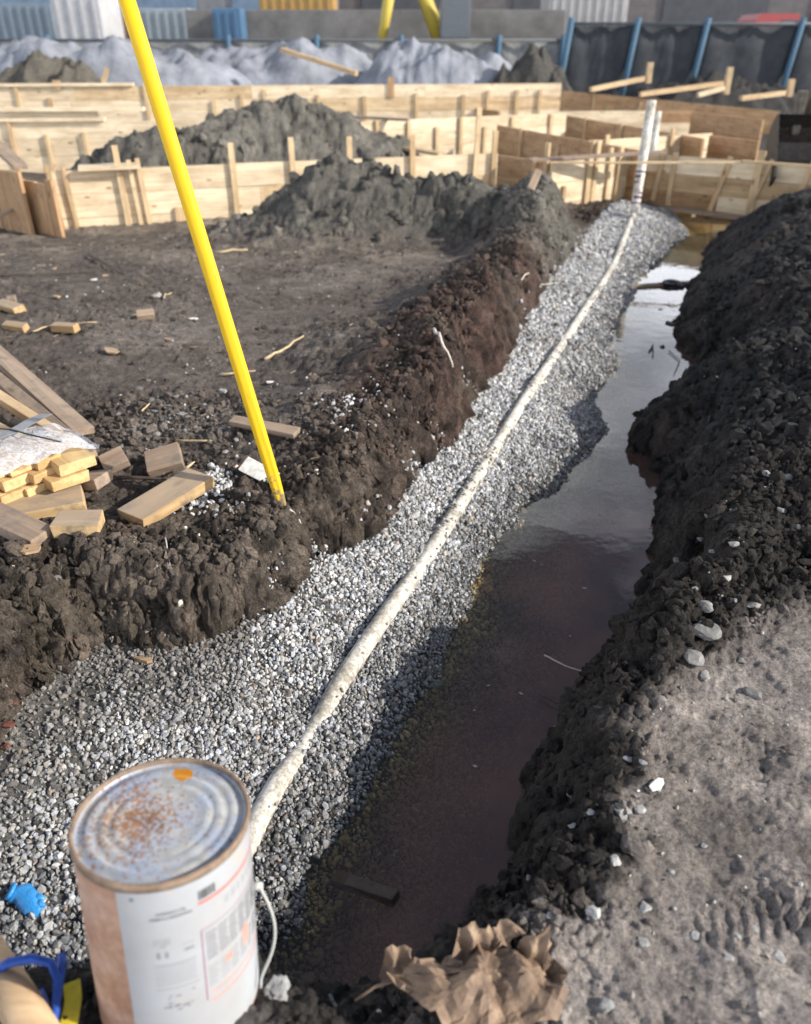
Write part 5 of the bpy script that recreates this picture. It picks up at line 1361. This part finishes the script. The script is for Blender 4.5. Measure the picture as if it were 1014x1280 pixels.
def dead_leaf():
    m, nt, b = new_mat('dry_brown_leaf'); tc = N(nt, 'ShaderNodeTexCoord')
    n1 = N(nt, 'ShaderNodeTexNoise', Scale=18.0, Detail=6.0, Roughness=.65); L(nt, tc.outputs['Object'], n1.inputs['Vector'])
    r = ramp(nt, n1.outputs['Fac'], [(.3, (.075, .048, .033)), (.5, (.17, .112, .072)), (.75, (.30, .21, .135))])
    L(nt, r.outputs['Color'], b.inputs['Base Color']); b.inputs['Roughness'].default_value = .7
    bump(nt, b, n1.outputs['Fac'], .6, .01)
    c = on(600, 1245); e = empty('dead_leaf', up(c, 0), 'large curled dry brown leaf beside the shallow water end', 'leaf')
    def sheet(name, outline, fold, th=.0015):
        """leaf blade: a fan of rings from the midpoint, lifted by fold(x, y)"""
        cx = sum(p[0] for p in outline) / len(outline); cy = sum(p[1] for p in outline) / len(outline)
        O = []
        for a, q in zip(outline, outline[1:] + outline[:1]):
            for k in range(2): O.append((a[0] + (q[0] - a[0]) * k / 5, a[1] + (q[1] - a[1]) * k / 5))
        n = len(O); V = [(cx, cy, fold(cx, cy))]; F = []
        for ring in range(1, 13):
            t = ring / 12
            for (x, y) in O:
                px_, py_ = cx + (x - cx) * t, cy + (y - cy) * t
                V.append((px_, py_, fold(px_, py_)))
        tri = [(0, 1 + i, 1 + (i + 1) % n) for i in range(n)]
        me = bpy.data.meshes.new(name)
        quads = [(1 + (r_ - 1) * n + i, 1 + r_ * n + i, 1 + r_ * n + (i + 1) % n, 1 + (r_ - 1) * n + (i + 1) % n) for r_ in range(1, 12) for i in range(n)]
        me.from_pydata(V, [], tri + quads); me.update()
        o = link(name, me, m, e); so = o.modifiers.new('thick', 'SOLIDIFY'); so.thickness = th
        return o
    def nz(x, y, f, a): return a * mnoise.noise(Vector((x * f, y * f, 1.7)))
    def crease(x, y, f, a): return a * (1 - 2 * abs(mnoise.noise(Vector((x * f + 3.1, y * f * .8, 6.2)))))       # sharp folds
    def jag(pts, seed, amt=.012):
        r = random.Random(seed); out = []
        for a, q in zip(pts, pts[1:] + pts[:1]):
            for k in range(4):
                t = k / 4; out.append((a[0] + (q[0] - a[0]) * t + r.uniform(-amt, amt), a[1] + (q[1] - a[1]) * t + r.uniform(-amt, amt)))
        return out
    sheet('leaf_blade', jag([(-.18, .00), (-.12, .045), (-.05, .05), (.0, .08), (.06, .06), (.13, .07), (.165, .0), (.15, -.07), (.06, -.10), (-.04, -.11), (-.11, -.07)], 1),
          lambda x, y: .022 + .045 * math.exp(-((y + .01) / .06) ** 2) * math.exp(-(x / .16) ** 2) + crease(x, y, 11, .026) + crease(x, y, 24, .013) + nz(x, y, 55, .006))
    for (out_, loc, rot, sd_) in (([(-.045, -.01), (-.03, .05), (.0, .062), (.035, .05), (.06, .0), (.02, -.02)], (-.015, .06, .045), (.95, .1, .15), 2),
                                  ([(-.03, -.02), (-.02, .05), (.012, .09), (.03, .05), (.055, -.02)], (.095, .045, .04), (1.05, .3, -.25), 3),
                                  ([(-.03, -.01), (-.01, .03), (.03, .035), (.05, -.01)], (.045, .07, .06), (.4, -.2, .5), 5),
                                  ([(-.04, -.02), (-.03, .02), (.0, .04), (.035, .028), (.03, -.02)], (-.165, .045, .02), (.7, -.3, .2), 4)):
        o = sheet('leaf_lobe', jag(out_, sd_, .006), lambda x, y: .008 + crease(x, y, 24, .014) + nz(x, y, 50, .006))
        o.location = loc; o.rotation_euler = rot
    link('leaf_stalk', tube_mesh([(-.17, .01, .03), (-.21, .0, .025), (-.25, -.02, .012)], [.004, .0035, .0025], 6), m, e)
dead_leaf()
def near_pole():
    a = D(-20, 1165, 1.0); b_ = D(62, 1330, .80)
    a = W(-25, 1175, .16); b_ = W(70, 1330, .20)
    m = wood_material('peeled_pole', (0.52, 0.38, 0.24), (0.40, 0.28, 0.17), dirt=.15, vary=.05)
    d = (b_ - a)
    e = empty('wooden_pole', a, 'thick peeled wooden pole lying by the pail', 'pole')
    link('pole_shaft', tube_mesh([Vector(), d * .5 + Vector((0, 0, .004)), d], [.033, .036, .036], 16, jit=.03), m, e)
    rope = plain_material('blue_strap', (0.015, 0.06, 0.30), .5, 40, .25)
    pts = [W(-15, 1218, .21), W(12, 1203, .225), W(40, 1198, .225), W(64, 1204, .215), W(72, 1225, .20), W(70, 1260, .19), W(62, 1300, .19)]
    tag(link('blue_rope', tube_mesh(pts, .0085, 8, jit=.05), rope), 'dark blue rope looped over the wooden pole', 'rope')
    pts = [W(78, 1192, .20), W(76, 1215, .19), W(72, 1245, .185), W(60, 1262, .18), W(50, 1240, .18)]
    tag(link('blue_rope', tube_mesh(pts, .0085, 8, jit=.05), rope), 'short dark blue rope end hanging beside the pail', 'rope')
    yel = plain_material('yellow_tape', (0.50, 0.42, 0.03), .5, 40, .25)
    pts = [W(90, 1228, .17), W(92, 1250, .165), W(86, 1285, .165)]
    tag(ribbon('yellow_tape', pts, .03, .003, yel), 'strip of dull yellow tape between rope and pail', 'tape')
near_pole()

# ------------------------------------------------------------------ excavator bucket over the forms on the right
def bucket():
    steel = plain_material('dark_worn_steel', (0.045, 0.040, 0.036), .55, 18, .5, .4, .5, .4, .01)
    mudm = plain_material('mud_caked_steel', (0.10, 0.085, 0.07), .85, 14, .45, .3, 0, .8, .02)
    c = D(1000, 206, 11.2)
    e = empty('excavator_bucket', c, 'dark steel excavator bucket resting behind the puddle form wall', 'bucket')
    e.rotation_euler = (0, math.radians(-55), math.radians(82))
    prof = [(-.42, .48), (-.46, .20), (-.40, .02), (-.20, -.06), (.05, -.02), (.25, .10), (.36, .28), (.38, .50)]
    w = .46
    def plate(name, y0, y1):
        V = [(x, y0, z) for x, z in prof] + [(x, y1, z) for x, z in prof]; n = len(prof)
        F = [tuple(range(n)), tuple(range(2 * n - 1, n - 1, -1))] + [(i, i + n, (i + 1) % n + n, (i + 1) % n) for i in range(n)]
        me = bpy.data.meshes.new(name); me.from_pydata(V, [], F); me.update()
        link(name, me, steel, e)
    plate('side_plate', -w, -w + .03); plate('side_plate', w - .03, w)
    V = []; F = []; n = len(prof)
    for y in (-w + .03, w - .03):
        V += [(x, y, z) for x, z in prof] + [(x * .93, y, z * .93 + .02) for x, z in prof]
    for i in range(1, n - 1):
        F += [(i, i + 1, i + 1 + 2 * n, i + 2 * n), (i + n, i + 3 * n, i + 1 + 3 * n, i + 1 + n)]
    me = bpy.data.meshes.new('bucket_shell'); me.from_pydata(V, [], F); me.update()
    sh_ = link('bucket_shell', me, steel, e)
    for k in range(4):
        t = link('tooth', box_mesh(.16, .07, .05, .01), mudm, e, (-.50, -.36 + .24 * k, .20)); t.rotation_euler = (0, .5, 0)
    link('arm', tube_mesh([(.40, 0, .15), (.75, -.10, .40), (1.35, -.38, .75)], [.14, .16, .18], 4), mudm, e)
    link('hinge_pin', tube_mesh([(.40, -.30, .18), (.40, .30, .18)], .06, 12), steel, e)
    lk = link('link_plate', box_mesh(.5, .10, .16, .02), mudm, e, (.50, .16, .34)); lk.rotation_euler = (0, -.6, 0)
bucket()

# ------------------------------------------------------------------ far ground: heaps, tarpaulins, fence, machines, buildings
def heap(name, u0, u1, vtop, Y, depth, mat, seed, wr=.06, peak=.5, base=-.2, cols=120, rows_=40, col=None, p=1.3):
    x0 = D(u0, 100, Y).x; x1 = D(u1, 100, Y).x; H_ = D((u0 + u1) / 2, vtop, Y).z - base
    V = []
    for j in range(rows_):
        for i in range(cols):
            s_ = -1 + 2 * i / (cols - 1); t = -1 + 2 * j / (rows_ - 1)
            r = abs(s_) ** 2 + abs(t) ** 2
            h = max(0, 1 - r ** (p / 2))
            x = (x0 + x1) / 2 + (x1 - x0) / 2 * s_; y = Y + depth * t
            nz = mnoise.noise(Vector((x * .9, y * .9, seed))) * .22 + mnoise.noise(Vector((x * 2.7, y * 2.7, seed + 5))) * wr * 1.5 + mnoise.noise(Vector((x * 8, y * 8, seed))) * wr * .6
            nz -= wr * 3 * abs(mnoise.noise(Vector((x * 1.1 + y * .6, y * 2.2, seed + 2)))) + wr * 1.6 * abs(mnoise.noise(Vector((x * 3.1 - y, y * 3.2, seed + 7))))
            V.append((x, y, base + H_ * h * (1.08 + nz) - .02))
    me = mesh_np(name, V, grid_faces(rows_, cols))
    if col is not None: set_col(me, np.tile(np.array([[*col, 0]]), (len(V), 1)))
    return link(name, me, mat)
tarp = plain_material('white_tarpaulin', (0.20, 0.212, 0.24), .8, 1.6, .3, .3, 0, .8, .12)
tag(heap('tarpaulin', -160, 380, 56, 24.0, 2.2, tarp, 3, .05, p=2.6), 'white tarpaulin draped over the spoil heap beside the yellow guard', 'tarpaulin')
tag(heap('tarpaulin', 160, 560, 62, 25.5, 2.0, tarp, 9, .05, p=3), 'wide low white tarpaulin heap behind the sloping timber', 'tarpaulin')
tag(heap('tarpaulin', 405, 690, 61, 24.0, 2.0, tarp, 13, .06, p=3), 'bright white tarpaulin heap next to the dark spoil', 'tarpaulin')
structure(heap('soil_heap', -90, 215, 66, 21.3, 1.5, M['heapsoil'], 21, .12, col=(.13, .12, .10)))
structure(heap('soil_heap', 560, 760, 60, 22.6, 1.5, M['heapsoil'], 22, .12, col=(.075, .072, .066)))
structure(heap('soil_heap', 700, 1100, 92, 24.5, 1.6, M['heapsoil'], 23, .12, col=(.05, .048, .046)))
lumber('rail', D(352, 62, 23.2), D(446, 92, 22.4), .16, .10, M['stake'], 'long sloping timber lying against the white tarpaulins', 'timber')
blue = plain_material('blue_painted_post', (0.05, 0.105, 0.16), .8, 20, .25); mesh_d = plain_material('dark_fence_fabric', (0.028, 0.032, 0.038), .8, 3, .4)
def fence(label, xs, Y, lean, ztop, panel=True, rz=0, mat=None):
    x0 = D(xs[0], 60, Y).x
    e = empty('site_fence', (x0, Y, -.15), label, 'fence', 'site fences')
    P = [D(u, 60, Y).x - x0 for u in xs]
    for x in P:
        link('post', tube_mesh([(x, 0, 0), (x + lean * ztop, .0, ztop + .15)], .09, 8), blue, e)
    if panel:
        for a, c in zip(P[:-1], P[1:]):
            nn = 12; V = []
            for j in range(5):
                for i in range(nn):
                    x = a + (c - a) * i / (nn - 1); z = .05 + (ztop - .1) * j / 4
                    V.append((x + lean * z, .12 + .05 * math.sin(i * 1.3 + j), z))
            o = link('fabric_panel', mesh_np('fabric_panel', V, grid_faces(5, nn)), mat or mesh_d, e)
            o.modifiers.new('t', 'SOLIDIFY').thickness = .01
        link('top_rail', tube_mesh([(P[0] + lean * ztop, 0, ztop), (P[-1] + lean * ztop, 0, ztop)], .045, 8), plain_material('steel_rail', (0.07, .08, .09), .6), e)
fence('dark fabric site fence with leaning blue posts', (700, 782, 868, 985, 1100), 27.0, .12, 2.35)
greyfab = plain_material('grey_fence_fabric', (0.16, 0.165, 0.165), .8, 3, .4)
fence('grey fabric site fence with blue posts behind the tarpaulins', (-60, 60, 170, 285, 395, 500, 622, 702), 30.0, .02, 1.95, mat=greyfab)
def shed(name, u0, u1, Y, h, dpt, wallm, roofm, label, cat='building', bays=0, winm=None):
    x0 = D(u0, 60, Y).x; x1 = D(u1, 60, Y).x
    e = empty(name, ((x0 + x1) / 2, Y + dpt / 2, -.1), label, cat)
    w = x1 - x0
    link('wall', box_mesh(w, dpt, h, z0=True), wallm, e)
    link('roof', box_mesh(w + .4, dpt + .4, .25, .03, z0=True), roofm, e, (0, 0, h + .002))
    for k in range(bays):
        x = -w / 2 + w * (k + .5) / bays
        f = link('door_panel', box_mesh(w / bays * .7, .12, h * .62, .02, z0=True), winm, e, (x, -dpt / 2 - .05, .02))
    return e
gm = lambda n, c, **k: plain_material(n, c, **k)
shed('warehouse', -900, 420, 62, 9, 14, gm('grey_cladding', (.13, .135, .145), nscale=2), gm('dark_roof', (.09, .09, .1)), 'long low grey warehouse beyond the fence', bays=9, winm=gm('slate_blue_door', (.10, .15, .21), nscale=2))
shed('warehouse', 425, 1900, 66, 10, 14, gm('brown_grey_cladding', (.095, .085, .085), nscale=2), gm('dark_roof_b', (.05, .05, .055)), 'dark brownish warehouse behind the excavator', bays=8, winm=gm('black_door', (.045, .048, .055), nscale=2))
def container(u0, u1, v0, v1, Y, col, label, cat='container'):
    a = D(u0, v1, Y); b_ = D(u1, v0, Y); zb_ = -.1; h = b_.z - zb_
    e = empty('site_container', ((a.x + b_.x) / 2, Y, zb_), label, cat, 'boxes beyond the fence')
    m = gm('painted_steel_' + str(u0), col, nscale=3, amt=.15); w = b_.x - a.x
    link('body', box_mesh(w, 2.4, h - .12, .03, z0=True), m, e, (0, 1.2, .12))
    for k in range(max(3, int(w / .35))):
        link('rib', box_mesh(.12, .05, h - .3, .01, z0=True), m, e, (-w / 2 + .2 + k * (w - .4) / max(2, int(w / .35) - 1), -.022, .2))
    for x in (-w / 2 + .3, w / 2 - .3): link('skid', box_mesh(.3, 2.3, .12, z0=True), mesh_d, e, (x, 1.2, 0))
container(70, 122, -6, 42, 33, (.34, .34, .35), 'white site cabin beyond the tarpaulins')
container(-30, 62, 4, 60, 36, (.13, .165, .20), 'slate blue container beside the white site cabin')
container(170, 235, 10, 50, 36, (.20, .235, .26), 'pale blue grey container behind the yellow guard')
container(325, 415, -40, 20, 40, (.30, .18, .05), 'orange container raised behind the grey fence')
container(685, 788, -14, 26, 38, (.32, .31, .295), 'white trailer box behind the dark fence')
container(268, 300, 10, 46, 33, (.05, .11, .19), 'narrow blue cabinet behind the grey fence')
container(130, 168, 18, 60, 40, (.24, .17, .13), 'brown container in the gap beside the white cabin')
container(788, 940, 30, 60, 44, (.05, .06, .08), 'low black container behind the dark fence')
container(800, 880, 46, 62, 34, (.03, .07, .18), 'dark blue tank box behind the dark fence')
def van(u0, u1, Y):
    m = gm('red_paint', (.30, .05, .05), rough=.5, amt=.08); a = D(u0, 60, Y).x; w = D(u1, 60, Y).x - a
    e = empty('red_van', (a + w / 2, Y, .55), 'red van parked on the raised road beyond the dark fence', 'van')
    pr = [(-.5, .25), (-.5, 1.9), (-.42, 2.1), (.2, 2.1), (.36, 1.35), (.5, 1.2), (.5, .25)]; V = [(x * w, y, z) for y in (0, 1.9) for x, z in pr]; n = len(pr)
    me = bpy.data.meshes.new('body'); me.from_pydata(V, [], [tuple(range(n)), tuple(range(2 * n - 1, n - 1, -1))] + [(i, i + n, (i + 1) % n + n, (i + 1) % n) for i in range(n)]); me.update()
    link('body', me, m, e)
    for x in (-.3, .3): link('wheel', lathe_mesh([(.02, -.1), (.33, -.1), (.35, 0), (.33, .1), (.02, .1)], 24, 'wheel'), mesh_d, e, (x * w, -.02, .33)).rotation_euler = (math.pi / 2, 0, 0)
    link('window', box_mesh(w * .3, .02, .5, .01), gm('van_glass', (.03, .04, .05), rough=.1), e, (.08 * w, -.012, 1.65))
van(938, 1012, 34)
structure(link('road', box_mesh(60, 9, .55, .05, z0=True), gm('pale_asphalt', (.10, .105, .11), nscale=4), loc=(22, 36, -.02)))
def excavator(u, Y):
    ym = gm('yellow_machine_paint', (.42, .32, .05), rough=.6, amt=.15); x = D(u, 60, Y).x
    e = empty('excavator', (x, Y, -.1), 'yellow excavator working beyond the grey fence', 'excavator')
    for y in (-.9, .9):
        pr = [(-1.5, .35), (-1.25, .05), (1.25, .05), (1.5, .35), (1.25, .75), (-1.25, .75)]; n = len(pr); V = [(a, y + d, z) for d in (-.25, .25) for a, z in pr]
        me = bpy.data.meshes.new('track'); me.from_pydata(V, [], [tuple(range(n)), tuple(range(2 * n - 1, n - 1, -1))] + [(i, i + n, (i + 1) % n + n, (i + 1) % n) for i in range(n)]); me.update(); link('track', me, mesh_d, e)
    link('body', box_mesh(2.6, 2.0, 1.1, .1, z0=True), ym, e, (.3, 0, .8)); link('cab', box_mesh(1.0, .9, 1.3, .08, z0=True), gm('cab_glass', (.06, .07, .08), rough=.2), e, (-.5, -.5, 1.9))
    bo = link('boom', tube_mesh([(-.8, .3, 1.6), (-1.7, .3, 3.6), (-2.6, .3, 3.5)], [.28, .24, .2], 8), ym, e); link('dipper', tube_mesh([(-2.6, .3, 3.5), (-3.0, .3, 1.6)], [.2, .14], 8), ym, e)
excavator(585, 31.5)
xa, xb = D(236, 60, 34).x, D(704, 60, 34).x
ww = link('retaining_wall', box_mesh(xb - xa, .5, D(400, 12, 34).z + .2, .03, z0=True), gm('stained_concrete', (.115, .11, .105), nscale=1.2, amt=.4), loc=((xa + xb) / 2, 34.3, -.2))
tag(ww, 'stained low concrete wall behind the grey fence', 'wall')
